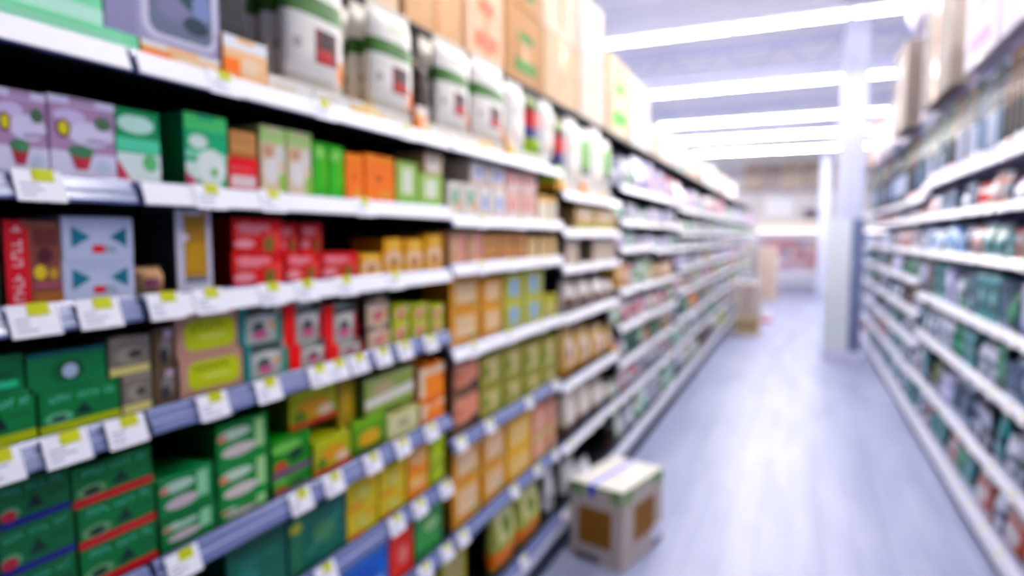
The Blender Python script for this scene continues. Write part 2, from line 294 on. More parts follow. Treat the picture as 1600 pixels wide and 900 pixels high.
# ------------------------------------------------------------------ packaged goods
# base, side, prints ; prints: r u0 v0 u1 v1 col | e cu cv ru rv col | t pts col | x u0 v0 u1 v1 col n ; 'L' in front = on the label child
D = {
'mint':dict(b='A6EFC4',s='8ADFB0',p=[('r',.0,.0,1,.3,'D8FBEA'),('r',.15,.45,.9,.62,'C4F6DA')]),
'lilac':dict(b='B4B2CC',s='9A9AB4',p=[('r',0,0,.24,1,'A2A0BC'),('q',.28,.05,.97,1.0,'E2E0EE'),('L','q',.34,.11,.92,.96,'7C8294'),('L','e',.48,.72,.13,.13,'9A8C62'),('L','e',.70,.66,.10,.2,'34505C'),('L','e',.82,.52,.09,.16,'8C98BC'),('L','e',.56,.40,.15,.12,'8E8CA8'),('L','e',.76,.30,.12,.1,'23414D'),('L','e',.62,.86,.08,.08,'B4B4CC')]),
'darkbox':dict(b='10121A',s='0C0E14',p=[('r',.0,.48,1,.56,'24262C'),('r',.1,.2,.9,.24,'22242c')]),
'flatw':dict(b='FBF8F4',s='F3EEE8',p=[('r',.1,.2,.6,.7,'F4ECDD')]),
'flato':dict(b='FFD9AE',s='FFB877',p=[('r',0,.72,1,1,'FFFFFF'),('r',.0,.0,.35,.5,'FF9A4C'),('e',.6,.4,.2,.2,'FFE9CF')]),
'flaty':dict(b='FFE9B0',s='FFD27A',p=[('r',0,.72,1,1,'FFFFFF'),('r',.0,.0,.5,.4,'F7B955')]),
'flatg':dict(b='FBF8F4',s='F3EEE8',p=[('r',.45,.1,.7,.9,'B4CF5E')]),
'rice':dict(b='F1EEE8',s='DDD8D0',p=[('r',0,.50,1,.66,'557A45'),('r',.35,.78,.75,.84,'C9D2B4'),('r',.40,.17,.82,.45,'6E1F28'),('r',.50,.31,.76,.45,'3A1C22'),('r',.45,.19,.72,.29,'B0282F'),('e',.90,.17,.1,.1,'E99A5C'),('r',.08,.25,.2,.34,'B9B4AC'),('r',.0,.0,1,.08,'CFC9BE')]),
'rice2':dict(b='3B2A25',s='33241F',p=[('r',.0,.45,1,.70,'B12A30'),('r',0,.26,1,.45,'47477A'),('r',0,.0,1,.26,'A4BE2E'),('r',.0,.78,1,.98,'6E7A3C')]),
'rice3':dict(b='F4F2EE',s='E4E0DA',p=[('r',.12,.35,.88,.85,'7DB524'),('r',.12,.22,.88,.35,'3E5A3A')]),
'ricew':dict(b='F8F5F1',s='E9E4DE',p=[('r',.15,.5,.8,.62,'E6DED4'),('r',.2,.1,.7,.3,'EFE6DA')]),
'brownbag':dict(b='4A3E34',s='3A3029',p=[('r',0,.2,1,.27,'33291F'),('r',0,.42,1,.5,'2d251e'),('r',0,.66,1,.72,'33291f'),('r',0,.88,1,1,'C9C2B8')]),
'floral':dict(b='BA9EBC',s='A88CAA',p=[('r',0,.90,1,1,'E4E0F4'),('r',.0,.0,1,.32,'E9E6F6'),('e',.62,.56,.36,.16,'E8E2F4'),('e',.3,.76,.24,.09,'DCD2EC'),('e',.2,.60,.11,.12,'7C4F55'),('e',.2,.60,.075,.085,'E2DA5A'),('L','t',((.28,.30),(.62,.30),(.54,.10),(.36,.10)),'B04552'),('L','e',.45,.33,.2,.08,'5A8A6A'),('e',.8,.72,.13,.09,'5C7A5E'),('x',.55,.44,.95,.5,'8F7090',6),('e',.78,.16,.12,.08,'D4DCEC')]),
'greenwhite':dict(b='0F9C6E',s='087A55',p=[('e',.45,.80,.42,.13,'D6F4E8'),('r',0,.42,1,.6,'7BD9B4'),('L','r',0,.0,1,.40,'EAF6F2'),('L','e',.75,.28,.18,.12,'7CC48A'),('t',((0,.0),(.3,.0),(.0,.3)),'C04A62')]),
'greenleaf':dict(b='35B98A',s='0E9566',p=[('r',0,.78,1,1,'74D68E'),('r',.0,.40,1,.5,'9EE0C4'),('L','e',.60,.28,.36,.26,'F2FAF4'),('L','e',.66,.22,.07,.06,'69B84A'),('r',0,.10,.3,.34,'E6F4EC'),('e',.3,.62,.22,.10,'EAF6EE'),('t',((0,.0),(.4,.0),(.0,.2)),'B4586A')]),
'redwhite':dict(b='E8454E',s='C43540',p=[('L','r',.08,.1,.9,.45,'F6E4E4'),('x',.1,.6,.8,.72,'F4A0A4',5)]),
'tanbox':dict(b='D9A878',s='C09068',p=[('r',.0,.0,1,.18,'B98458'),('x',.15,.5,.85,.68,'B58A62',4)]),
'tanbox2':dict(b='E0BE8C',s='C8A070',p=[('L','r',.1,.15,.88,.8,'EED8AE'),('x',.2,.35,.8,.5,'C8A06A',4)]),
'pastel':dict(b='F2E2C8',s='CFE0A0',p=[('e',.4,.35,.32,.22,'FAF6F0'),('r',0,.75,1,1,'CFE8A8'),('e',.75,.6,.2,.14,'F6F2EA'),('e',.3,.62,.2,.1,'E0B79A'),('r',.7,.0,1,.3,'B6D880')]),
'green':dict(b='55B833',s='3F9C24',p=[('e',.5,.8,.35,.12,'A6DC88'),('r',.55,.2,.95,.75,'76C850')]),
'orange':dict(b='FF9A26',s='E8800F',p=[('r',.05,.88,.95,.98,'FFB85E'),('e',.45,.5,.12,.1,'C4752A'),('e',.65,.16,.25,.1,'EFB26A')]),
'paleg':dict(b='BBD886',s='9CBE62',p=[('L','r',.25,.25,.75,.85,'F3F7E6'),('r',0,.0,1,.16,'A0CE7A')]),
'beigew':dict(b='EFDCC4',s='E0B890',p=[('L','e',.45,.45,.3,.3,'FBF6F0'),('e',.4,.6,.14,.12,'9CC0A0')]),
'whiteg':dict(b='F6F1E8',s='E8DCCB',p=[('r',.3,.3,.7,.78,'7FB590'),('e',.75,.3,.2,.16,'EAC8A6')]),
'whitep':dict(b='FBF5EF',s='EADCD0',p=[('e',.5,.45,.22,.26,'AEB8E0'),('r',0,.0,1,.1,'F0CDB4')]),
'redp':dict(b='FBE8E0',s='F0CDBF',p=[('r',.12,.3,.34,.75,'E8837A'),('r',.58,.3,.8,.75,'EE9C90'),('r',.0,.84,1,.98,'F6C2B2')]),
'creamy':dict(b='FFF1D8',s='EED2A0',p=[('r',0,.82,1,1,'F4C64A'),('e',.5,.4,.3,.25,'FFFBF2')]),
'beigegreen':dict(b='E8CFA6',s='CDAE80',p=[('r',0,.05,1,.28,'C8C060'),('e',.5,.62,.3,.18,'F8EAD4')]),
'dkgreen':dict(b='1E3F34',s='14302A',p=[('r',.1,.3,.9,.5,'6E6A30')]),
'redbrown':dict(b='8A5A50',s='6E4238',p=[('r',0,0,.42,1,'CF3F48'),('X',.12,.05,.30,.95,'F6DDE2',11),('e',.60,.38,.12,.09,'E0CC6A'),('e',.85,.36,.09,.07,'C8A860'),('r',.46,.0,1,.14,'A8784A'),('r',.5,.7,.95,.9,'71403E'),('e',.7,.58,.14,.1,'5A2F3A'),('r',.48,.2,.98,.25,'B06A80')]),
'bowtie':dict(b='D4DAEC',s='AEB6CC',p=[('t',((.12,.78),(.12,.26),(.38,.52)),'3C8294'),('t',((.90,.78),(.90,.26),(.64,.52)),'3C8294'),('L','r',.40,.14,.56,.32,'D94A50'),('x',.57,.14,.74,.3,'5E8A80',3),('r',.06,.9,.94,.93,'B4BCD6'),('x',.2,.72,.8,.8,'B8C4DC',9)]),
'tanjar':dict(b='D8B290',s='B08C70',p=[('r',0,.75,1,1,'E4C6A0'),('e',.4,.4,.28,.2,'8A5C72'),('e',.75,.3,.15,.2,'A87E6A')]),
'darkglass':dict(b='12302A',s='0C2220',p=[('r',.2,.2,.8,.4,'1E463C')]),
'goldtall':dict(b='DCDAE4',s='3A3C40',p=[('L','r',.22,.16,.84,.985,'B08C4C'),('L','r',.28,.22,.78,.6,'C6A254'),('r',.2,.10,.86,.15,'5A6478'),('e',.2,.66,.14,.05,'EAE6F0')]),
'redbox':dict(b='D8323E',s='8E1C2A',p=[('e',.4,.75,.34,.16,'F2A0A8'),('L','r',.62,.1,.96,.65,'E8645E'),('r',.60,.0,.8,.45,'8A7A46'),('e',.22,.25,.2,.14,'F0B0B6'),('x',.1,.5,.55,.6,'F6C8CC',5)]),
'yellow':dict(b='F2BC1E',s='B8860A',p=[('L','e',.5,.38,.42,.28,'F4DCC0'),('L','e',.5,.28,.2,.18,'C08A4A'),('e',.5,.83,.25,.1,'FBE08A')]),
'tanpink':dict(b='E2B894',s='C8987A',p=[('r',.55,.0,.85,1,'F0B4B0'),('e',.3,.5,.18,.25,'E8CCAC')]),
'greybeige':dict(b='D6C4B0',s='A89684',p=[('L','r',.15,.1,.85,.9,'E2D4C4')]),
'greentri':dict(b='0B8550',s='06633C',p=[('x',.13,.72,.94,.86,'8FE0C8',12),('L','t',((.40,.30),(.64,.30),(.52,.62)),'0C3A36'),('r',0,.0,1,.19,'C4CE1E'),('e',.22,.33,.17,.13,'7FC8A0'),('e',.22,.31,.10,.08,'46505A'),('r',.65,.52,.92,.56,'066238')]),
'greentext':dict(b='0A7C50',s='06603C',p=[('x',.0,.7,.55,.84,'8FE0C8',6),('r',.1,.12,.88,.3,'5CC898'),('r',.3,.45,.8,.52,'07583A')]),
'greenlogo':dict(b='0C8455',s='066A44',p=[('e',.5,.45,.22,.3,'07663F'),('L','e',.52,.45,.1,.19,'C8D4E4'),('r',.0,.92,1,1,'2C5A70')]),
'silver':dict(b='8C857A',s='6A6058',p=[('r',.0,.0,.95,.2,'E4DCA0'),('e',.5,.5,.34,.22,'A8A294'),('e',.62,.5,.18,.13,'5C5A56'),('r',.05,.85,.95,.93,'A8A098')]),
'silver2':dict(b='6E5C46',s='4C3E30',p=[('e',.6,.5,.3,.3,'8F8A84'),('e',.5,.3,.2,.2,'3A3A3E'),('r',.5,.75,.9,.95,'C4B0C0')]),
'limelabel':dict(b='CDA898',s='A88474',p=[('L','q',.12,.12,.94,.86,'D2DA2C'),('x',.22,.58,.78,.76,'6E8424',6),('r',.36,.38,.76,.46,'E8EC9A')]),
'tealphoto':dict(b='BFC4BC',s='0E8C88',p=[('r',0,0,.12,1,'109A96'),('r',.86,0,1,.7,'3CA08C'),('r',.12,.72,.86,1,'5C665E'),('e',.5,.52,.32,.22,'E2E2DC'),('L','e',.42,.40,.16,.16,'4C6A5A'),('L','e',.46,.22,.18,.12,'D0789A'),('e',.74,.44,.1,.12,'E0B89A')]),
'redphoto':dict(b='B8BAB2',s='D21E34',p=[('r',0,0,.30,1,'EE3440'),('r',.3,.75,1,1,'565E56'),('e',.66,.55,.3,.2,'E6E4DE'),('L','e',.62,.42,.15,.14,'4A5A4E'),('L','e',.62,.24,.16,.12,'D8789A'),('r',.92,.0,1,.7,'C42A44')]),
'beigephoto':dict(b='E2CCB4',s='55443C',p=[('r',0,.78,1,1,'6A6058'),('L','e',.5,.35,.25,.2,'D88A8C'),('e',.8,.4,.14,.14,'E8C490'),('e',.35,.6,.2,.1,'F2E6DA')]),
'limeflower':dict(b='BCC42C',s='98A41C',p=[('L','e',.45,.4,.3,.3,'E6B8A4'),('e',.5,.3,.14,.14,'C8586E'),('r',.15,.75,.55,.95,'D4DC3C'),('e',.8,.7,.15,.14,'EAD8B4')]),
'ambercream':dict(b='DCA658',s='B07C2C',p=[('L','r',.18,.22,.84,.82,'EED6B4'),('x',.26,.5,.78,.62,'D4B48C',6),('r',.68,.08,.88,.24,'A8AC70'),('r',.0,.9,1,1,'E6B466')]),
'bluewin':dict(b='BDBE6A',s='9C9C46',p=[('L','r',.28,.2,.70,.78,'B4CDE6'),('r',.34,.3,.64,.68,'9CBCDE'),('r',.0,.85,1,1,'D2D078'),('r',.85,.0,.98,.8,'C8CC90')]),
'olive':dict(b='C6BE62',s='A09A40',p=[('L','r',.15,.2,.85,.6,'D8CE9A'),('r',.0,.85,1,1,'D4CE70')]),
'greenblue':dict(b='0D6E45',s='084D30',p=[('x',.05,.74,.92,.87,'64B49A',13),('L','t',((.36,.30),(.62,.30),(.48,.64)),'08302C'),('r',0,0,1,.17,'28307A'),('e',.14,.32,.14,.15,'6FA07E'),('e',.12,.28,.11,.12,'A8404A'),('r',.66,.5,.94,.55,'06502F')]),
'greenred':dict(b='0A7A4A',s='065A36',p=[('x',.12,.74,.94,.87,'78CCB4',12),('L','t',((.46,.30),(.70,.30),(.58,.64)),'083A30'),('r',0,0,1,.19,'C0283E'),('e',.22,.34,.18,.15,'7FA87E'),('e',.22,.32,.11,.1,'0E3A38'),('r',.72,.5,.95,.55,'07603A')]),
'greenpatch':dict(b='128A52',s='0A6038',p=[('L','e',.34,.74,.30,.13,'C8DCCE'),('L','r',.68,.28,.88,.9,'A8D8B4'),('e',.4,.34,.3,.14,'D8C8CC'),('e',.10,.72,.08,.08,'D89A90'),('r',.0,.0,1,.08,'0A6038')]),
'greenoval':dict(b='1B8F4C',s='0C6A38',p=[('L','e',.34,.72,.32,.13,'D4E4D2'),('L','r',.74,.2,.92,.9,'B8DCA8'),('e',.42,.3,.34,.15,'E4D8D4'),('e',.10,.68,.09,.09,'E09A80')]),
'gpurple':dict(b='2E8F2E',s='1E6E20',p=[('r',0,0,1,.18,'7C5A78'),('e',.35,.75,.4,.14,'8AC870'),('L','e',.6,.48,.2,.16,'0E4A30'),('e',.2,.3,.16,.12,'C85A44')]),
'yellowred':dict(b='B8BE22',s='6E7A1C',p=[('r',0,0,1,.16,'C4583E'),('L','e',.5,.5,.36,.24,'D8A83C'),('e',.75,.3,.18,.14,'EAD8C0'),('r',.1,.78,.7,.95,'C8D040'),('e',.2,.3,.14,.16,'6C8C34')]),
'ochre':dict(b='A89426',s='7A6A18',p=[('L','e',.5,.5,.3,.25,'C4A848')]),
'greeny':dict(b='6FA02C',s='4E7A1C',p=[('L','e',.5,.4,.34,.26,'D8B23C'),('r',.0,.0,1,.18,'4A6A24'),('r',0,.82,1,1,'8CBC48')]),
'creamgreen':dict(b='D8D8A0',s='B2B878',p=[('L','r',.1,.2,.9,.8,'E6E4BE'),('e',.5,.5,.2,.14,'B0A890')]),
'greenlabel':dict(b='A8B872',s='7C8A4E',p=[('L','t',((.0,.22),(1,.30),(1,.56),(0,.44)),'F2ECE4'),('e',.35,.68,.24,.14,'D0BC9A'),('r',.0,.86,1,1,'C2CE94'),('r',.0,.0,1,.12,'88A04A')]),
'orangewhite':dict(b='F29A1E',s='C87810',p=[('L','r',.0,.74,1,.96,'F8E4C8'),('L','r',.0,.2,.22,.8,'F4E0C4'),('r',.35,.2,.9,.66,'FFA81E'),('r',.0,.0,1,.1,'DE8410')]),
'brownpink':dict(b='7C5A44',s='5C3E30',p=[('L','q',.10,.25,.98,.95,'DFA088'),('r',.12,.45,.4,.6,'C87860'),('e',.8,.18,.14,.16,'4A3840')]),
'olivegreen':dict(b='AEAA5C',s='84823C',p=[('L','r',.25,.25,.75,.85,'D6C89C'),('e',.25,.5,.2,.2,'8C963C'),('r',.0,.0,1,.14,'8A8A3A'),('r',.75,.05,1,.5,'8E9A4A')]),
'teal':dict(b='0D6E5A',s='084A3E',p=[('r',.0,.72,1,.86,'0B5C4C'),('e',.3,.35,.2,.18,'3E8478'),('x',.2,.52,.9,.62,'4C9484',8)]),
'teal2':dict(b='1A7060',s='0C5044',p=[('L','r',.03,.05,.22,.95,'3C7A5A'),('e',.12,.82,.10,.09,'B4B83C'),('e',.6,.5,.2,.2,'5A8A5A'),('t',((.3,.2),(.9,.7),(.9,.78),(.3,.28)),'4E9686')]),
'lemon':dict(b='E2D022',s='BEA814',p=[('L','e',.5,.42,.26,.24,'D2C878'),('e',.5,.42,.15,.14,'E6DE8C'),('r',.05,.0,.5,.14,'E88A2C'),('e',.75,.7,.18,.12,'E6B83C')]),
'peach':dict(b='F0B85C',s='D09034',p=[('L','e',.5,.6,.36,.28,'F2CC9A'),('r',.0,.0,1,.3,'F2A83A'),('e',.25,.3,.2,.14,'EE9A40')]),
'lime':dict(b='B6C81E',s='8CA012',p=[('L','e',.5,.45,.34,.24,'CCDC2C'),('r',.0,.85,1,1,'9CB43C')]),
'ambergold':dict(b='E8BC56',s='C09430',p=[('L','r',.15,.2,.85,.75,'EED498'),('x',.25,.42,.78,.54,'D0A864',4)]),
'pinkish':dict(b='DDA48C',s='B87E68',p=[('L','r',.15,.3,.85,.8,'E8BCA4'),('r',0,.0,1,.2,'D8C490')]),
'blue':dict(b='1B7CD0',s='1460A8',p=[('r',.0,.75,1,1,'5E92D0'),('e',.55,.4,.3,.22,'0E6EC8'),('e',.8,.25,.12,.1,'8CB8E8'),('x',.15,.1,.85,.2,'9CC4EC',7)]),
'vermilion':dict(b='E2522E',s='B83A1E',p=[('L','e',.55,.45,.2,.2,'E89A8C'),('r',.0,.88,1,1,'C84226')]),
'midgreen':dict(b='4E9A58',s='34743E',p=[('L','e',.6,.62,.26,.13,'A8C894'),('r',.0,.0,1,.16,'3C8448')]),
# pouches
'whitebrown':dict(b='E4DAD0',s='C8BAAE',p=[('r',.1,.1,.9,.4,'7C5A4A'),('e',.5,.65,.3,.2,'F8F4F0'),('r',.0,.88,1,1,'4A3A38')]),
'amberwhite':dict(b='D8B880',s='B89458',p=[('e',.5,.5,.32,.26,'F2E8D8'),('r',.0,.0,1,.2,'C8963C'),('e',.4,.45,.14,.14,'A86A44'),('r',.0,.88,1,1,'6E7A34')]),
'creambrown':dict(b='DCD0C0',s='B0A090',p=[('e',.5,.5,.34,.28,'F4EEE6'),('r',.0,.0,1,.24,'6E503C'),('r',.0,.86,1,1,'54443E')]),
'oliveorange':dict(b='B4B870',s='8C9048',p=[('r',.0,.08,1,.28,'E8923C'),('L','r',.15,.4,.85,.85,'E0DEB0'),('e',.5,.6,.2,.14,'8A9A54')]),
'whitegreen':dict(b='DADCDC',s='B8BCC0',p=[('e',.5,.5,.3,.26,'F8F8FA'),('r',.0,.0,1,.2,'54605A'),('e',.35,.35,.16,.14,'3E4A48')]),
}

def prints(b, lb, plist, w, h, y, base_m, fin):
    r2 = random.Random(len(plist) * 31 + int(w * 1000))
    n = 0
    for p in plist:
        tgt = b
        if p[0] == 'L': tgt = lb; p = p[1:]
        n += 1
        yy = y - .0003 - .00012 * n
        k = p[0]
        Q = lambda u, v: (u * w, yy, v * h)
        if k == 'r': _, u0, v0, u1, v1, c = p; tgt.poly([Q(u0, v0), Q(u1, v0), Q(u1, v1), Q(u0, v1)], mat(c, fin))
        elif k == 'q':                                       # rounded rectangle
            _, u0, v0, u1, v1, c = p; pts = []; ru = .16 * (u1 - u0); rv = ru * w / h
            for (cu, cv, a0) in ((u1 - ru, v1 - rv, 0), (u0 + ru, v1 - rv, 90), (u0 + ru, v0 + rv, 180), (u1 - ru, v0 + rv, 270)):
                for s in range(5): a = R(a0 + s * 22.5); pts.append(Q(cu + ru * math.cos(a), cv + rv * math.sin(a)))
            tgt.poly(pts[::-1] if False else pts, mat(c, fin))
        elif k == 'e':
            _, cu, cv, ru, rv, c = p
            cl = lambda t: min(max(t, .002), .998)
            tgt.poly([Q(cl(cu + ru * math.cos(2 * math.pi * j / 18)), cl(cv + rv * math.sin(2 * math.pi * j / 18))) for j in range(18)], mat(c, fin))
        elif k == 't': tgt.poly([Q(*q) for q in p[1]], mat(p[2], fin))
        elif k in 'xX':                                      # a line of small strokes, as illegible here as in the photograph
            _, u0, v0, u1, v1, c, m = p
            for j in range(m):
                if m > 6 and j % 5 == 4: continue
                if k == 'x': a0 = u0 + (u1 - u0) * j / m; a1 = a0 + (u1 - u0) / m * .78; c0, c1 = v0, v1
                else: c0 = v0 + (v1 - v0) * j / m; c1 = c0 + (v1 - v0) / m * .78; a0, a1 = u0, u1
                t = .28
                if k == 'x':
                    tgt.poly([Q(a0, c0), Q(a0 + (a1 - a0) * t, c0), Q(a0 + (a1 - a0) * t, c1), Q(a0, c1)], mat(c, fin))
                    g = r2.choice((0, .4, .75)); e0 = c0 + (c1 - c0) * g; tgt.poly([Q(a0, e0), Q(a1, e0), Q(a1, e0 + (c1 - c0) * .25), Q(a0, e0 + (c1 - c0) * .25)], mat(c, fin))
                else:
                    tgt.poly([Q(a0, c0), Q(a1, c0), Q(a1, c0 + (c1 - c0) * t), Q(a0, c0 + (c1 - c0) * t)], mat(c, fin))
                    g = r2.choice((0, .4, .75)); e0 = a0 + (a1 - a0) * g; tgt.poly([Q(e0, c0), Q(e0 + (a1 - a0) * .25, c0), Q(e0 + (a1 - a0) * .25, c1), Q(e0, c1)], mat(c, fin))
def carton(name, des, w, h, d, fin=.42, parts=True):
    """a printed box: body, top flap, and the panels that are printed as a label"""
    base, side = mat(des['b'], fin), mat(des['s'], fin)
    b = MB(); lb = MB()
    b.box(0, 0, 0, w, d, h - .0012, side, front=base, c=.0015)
    b.poly([(0.002, -.0002, h * .5), (w - .002, -.0002, h * .5), (w - .002, -.0002, h * .502), (.002, -.0002, h * .502)], base)
    prints(b, lb, des['p'], w, h, 0, base, fin)
    o = b.build(name)
    if parts:
        t = MB(); t.box(.001, .001, h - .0011, w - .001, d - .002, h, base, c=.0004); t.box(w * .3, -.0006, h - .012, w * .7, -.0002, h - .001, base); t.build('top_flap', o)
        if lb.f: lb.build('front_label', o)
    elif lb.f:
        i = len(b.v)
    return o
def sample(des, u, v):
    c = des['b']
    for p in des['p']:
        if p[0] == 'L': p = p[1:]
        if p[0] in 'rq' and p[1] <= u <= p[3] and p[2] <= v <= p[4]: c = p[5]
        elif p[0] == 'e' and ((u - p[1]) / p[3]) ** 2 + ((v - p[2]) / p[4]) ** 2 <= 1: c = p[5]
        elif p[0] in 'xX' and p[1] <= u <= p[3] and p[2] <= v <= p[4] and int(u * 40) % 2: c = p[5]
    return c
def pouch(name, des, w, h, d, fin=.32, full=.6, nu=12, nv=16, parts=True):
    """a filled bag: fat below, flat crimped seal above"""
    b = MB(); hs = h * .93; cy = d / 2
    def pt(i, j, s):
        u = i / nu; v = j / nv
        t = d / 2 * (math.sin(math.pi * min(1, .18 + .82 * v) ) ** .5 if v > .0 else .72)
        t = d / 2 * max(.04, (min(1, .55 + 2.2 * v) if v < .25 else 1) * (1 - max(0, (v - full) / (1 - full)) ** 1.6 * .97))
        e = max(0, 1 - abs(2 * u - 1) ** 3.2) ** .55
        ww = 1 - .06 * math.sin(math.pi * v) * (1 - abs(2 * u - 1)) - .05 * max(0, v - .7) / .3
        x = w / 2 + (u - .5) * w * ww
        return (x, cy + s * max(t * e, .0015 if 0 < i < nu else 0), v * hs)
    base = len(b.v); idx = {}
    for s in (-1, 1):
        for j in range(nv + 1):
            for i in range(nu + 1):
                if i in (0, nu) and s == 1: idx[(s, i, j)] = idx[(-1, i, j)]; continue
                idx[(s, i, j)] = len(b.v); b.v.append(pt(i, j, s))
    for s in (-1, 1):
        for j in range(nv):
            for i in range(nu):
                q = (idx[(s, i, j)], idx[(s, i + 1, j)], idx[(s, i + 1, j + 1)], idx[(s, i, j + 1)])
                uu = (i + .5) / nu
                b.f.append(q if s < 0 else q[::-1]); b.mi.append(b.m(mat(sample(des, uu if s < 0 else .02, (j + .5) / nv * .95), fin))); b.sm.append(True)
    for j, fl in ((0, False), (nv, True)):
        ring = [idx[(-1, i, j)] for i in range(nu + 1)] + [idx[(1, i, j)] for i in range(nu - 1, 0, -1)]
        b.f.append(tuple(ring if fl else ring[::-1])); b.mi.append(b.m(mat(des['s'], fin))); b.sm.append(False)
    o = b.build(name)
    if parts:
        t = MB(); sw = .95 * w; x0 = (w - sw) / 2; sm = mat(des['s'], fin)
        t.box(x0, cy - .0014, hs - .001, x0 + sw, cy + .0014, h, sm)
        for q in range(3): t.box(x0, cy - .002, hs + (h - hs) * (.2 + .28 * q), x0 + sw, cy + .002, hs + (h - hs) * (.3 + .28 * q), sm)
        t.build('top_seal', o)
    return o
def bottle(name, col, cap, lab, w, h):
    r = w / 2; o = MB(); g = mat(col, .12)
    o.lathe([(r * .92, 0), (r, .01), (r, h * .60), (r * .92, h * .67), (r * .42, h * .80), (r * .36, h * .92), (r * .40, h * .93)], g, 16, r, r); o = o.build(name)
    c = MB(); c.lathe([(r * .43, h * .931), (r * .45, h * .94), (r * .45, h * .99), (r * .38, h)], mat(cap, .35), 14, r, r); c.build('cap', o)
    l = MB(); l.lathe([(r * 1.006, h * .18), (r * 1.012, h * .19), (r * 1.012, h * .5), (r * 1.006, h * .51)], mat(lab, .5), 16, r, r); l.build('label', o)
    return o
def jar(name, col, cap, lab, w, h):
    r = w / 2; o = MB()
    o.lathe([(r * .9, 0), (r, .008), (r, h * .74), (r * .82, h * .82), (r * .82, h * .85)], mat(col, .15), 16, r, r); o = o.build(name)
    c = MB(); c.lathe([(r * .86, h * .851), (r * .9, h * .86), (r * .9, h * .985), (r * .84, h)], mat(cap, .3), 16, r, r); c.build('lid', o)
    l = MB(); l.lathe([(r * 1.006, h * .2), (r * 1.012, h * .21), (r * 1.012, h * .62), (r * 1.006, h * .63)], mat(lab, .5), 16, r, r); l.build('label', o)
    return o
def can(name, col, lab, w, h):
    r = w / 2; o = MB()
    o.lathe([(r * .94, 0), (r, .004), (r, h * .1), (r * .97, h * .12), (r * .97, h * .88), (r, h * .9), (r, h * .985), (r * .95, h)], mat(lab, .4), 16, r, r); o = o.build(name)
    c = MB(); c.lathe([(r * .93, h * 1.0005), (r * .93, h * 1.012)], mat('C8CAD4', .3, .8), 16, r, r); c.build('lid', o)
    l = MB(); l.lathe([(r * 1.004, h * .3), (r * 1.004, h * .72)], mat(col, .45), 16, r, r); l.build('label', o)
    return o

REG = []   # (object, description, category, bay phrase, shelf phrase, near end, tier, depth index)
def reg(o, desc, cat, bay, shelf, y, z, k=0): REG.append([o, desc, cat, bay, shelf, y, z, k])
SHELFWORD = ['', 'top shelf', 'second shelf', 'third shelf', 'fourth shelf', 'fifth shelf', 'sixth shelf', 'seventh shelf', 'bottom shelf']
CATS = {'tea_box': 'tea box', 'tea_packet': 'tea box', 'floral_box': 'box', 'gift_box': 'box', 'dark_box': 'box', 'snack_pack': 'pack', 'mint_box': 'pack', 'flat_packet': 'packet', 'rice_bag': 'rice bag',
        'dark_pouch': 'pouch', 'spice_jar': 'packet', 'snack_pouch': 'snack pouch', 'snack_box': 'snack box', 'glass_jar': 'jar', 'tin_can': 'can', 'sauce_bottle': 'bottle', 'cardboard_carton': 'carton'}
RENAME = {'floral_box': 'tea_box', 'tea_packet': 'tea_box', 'dark_box': 'gift_box', 'dark_pouch': 'snack_pouch', 'spice_jar': 'snack_pouch', 'snack_pack': 'snack_pouch', 'mint_box': 'snack_box'}
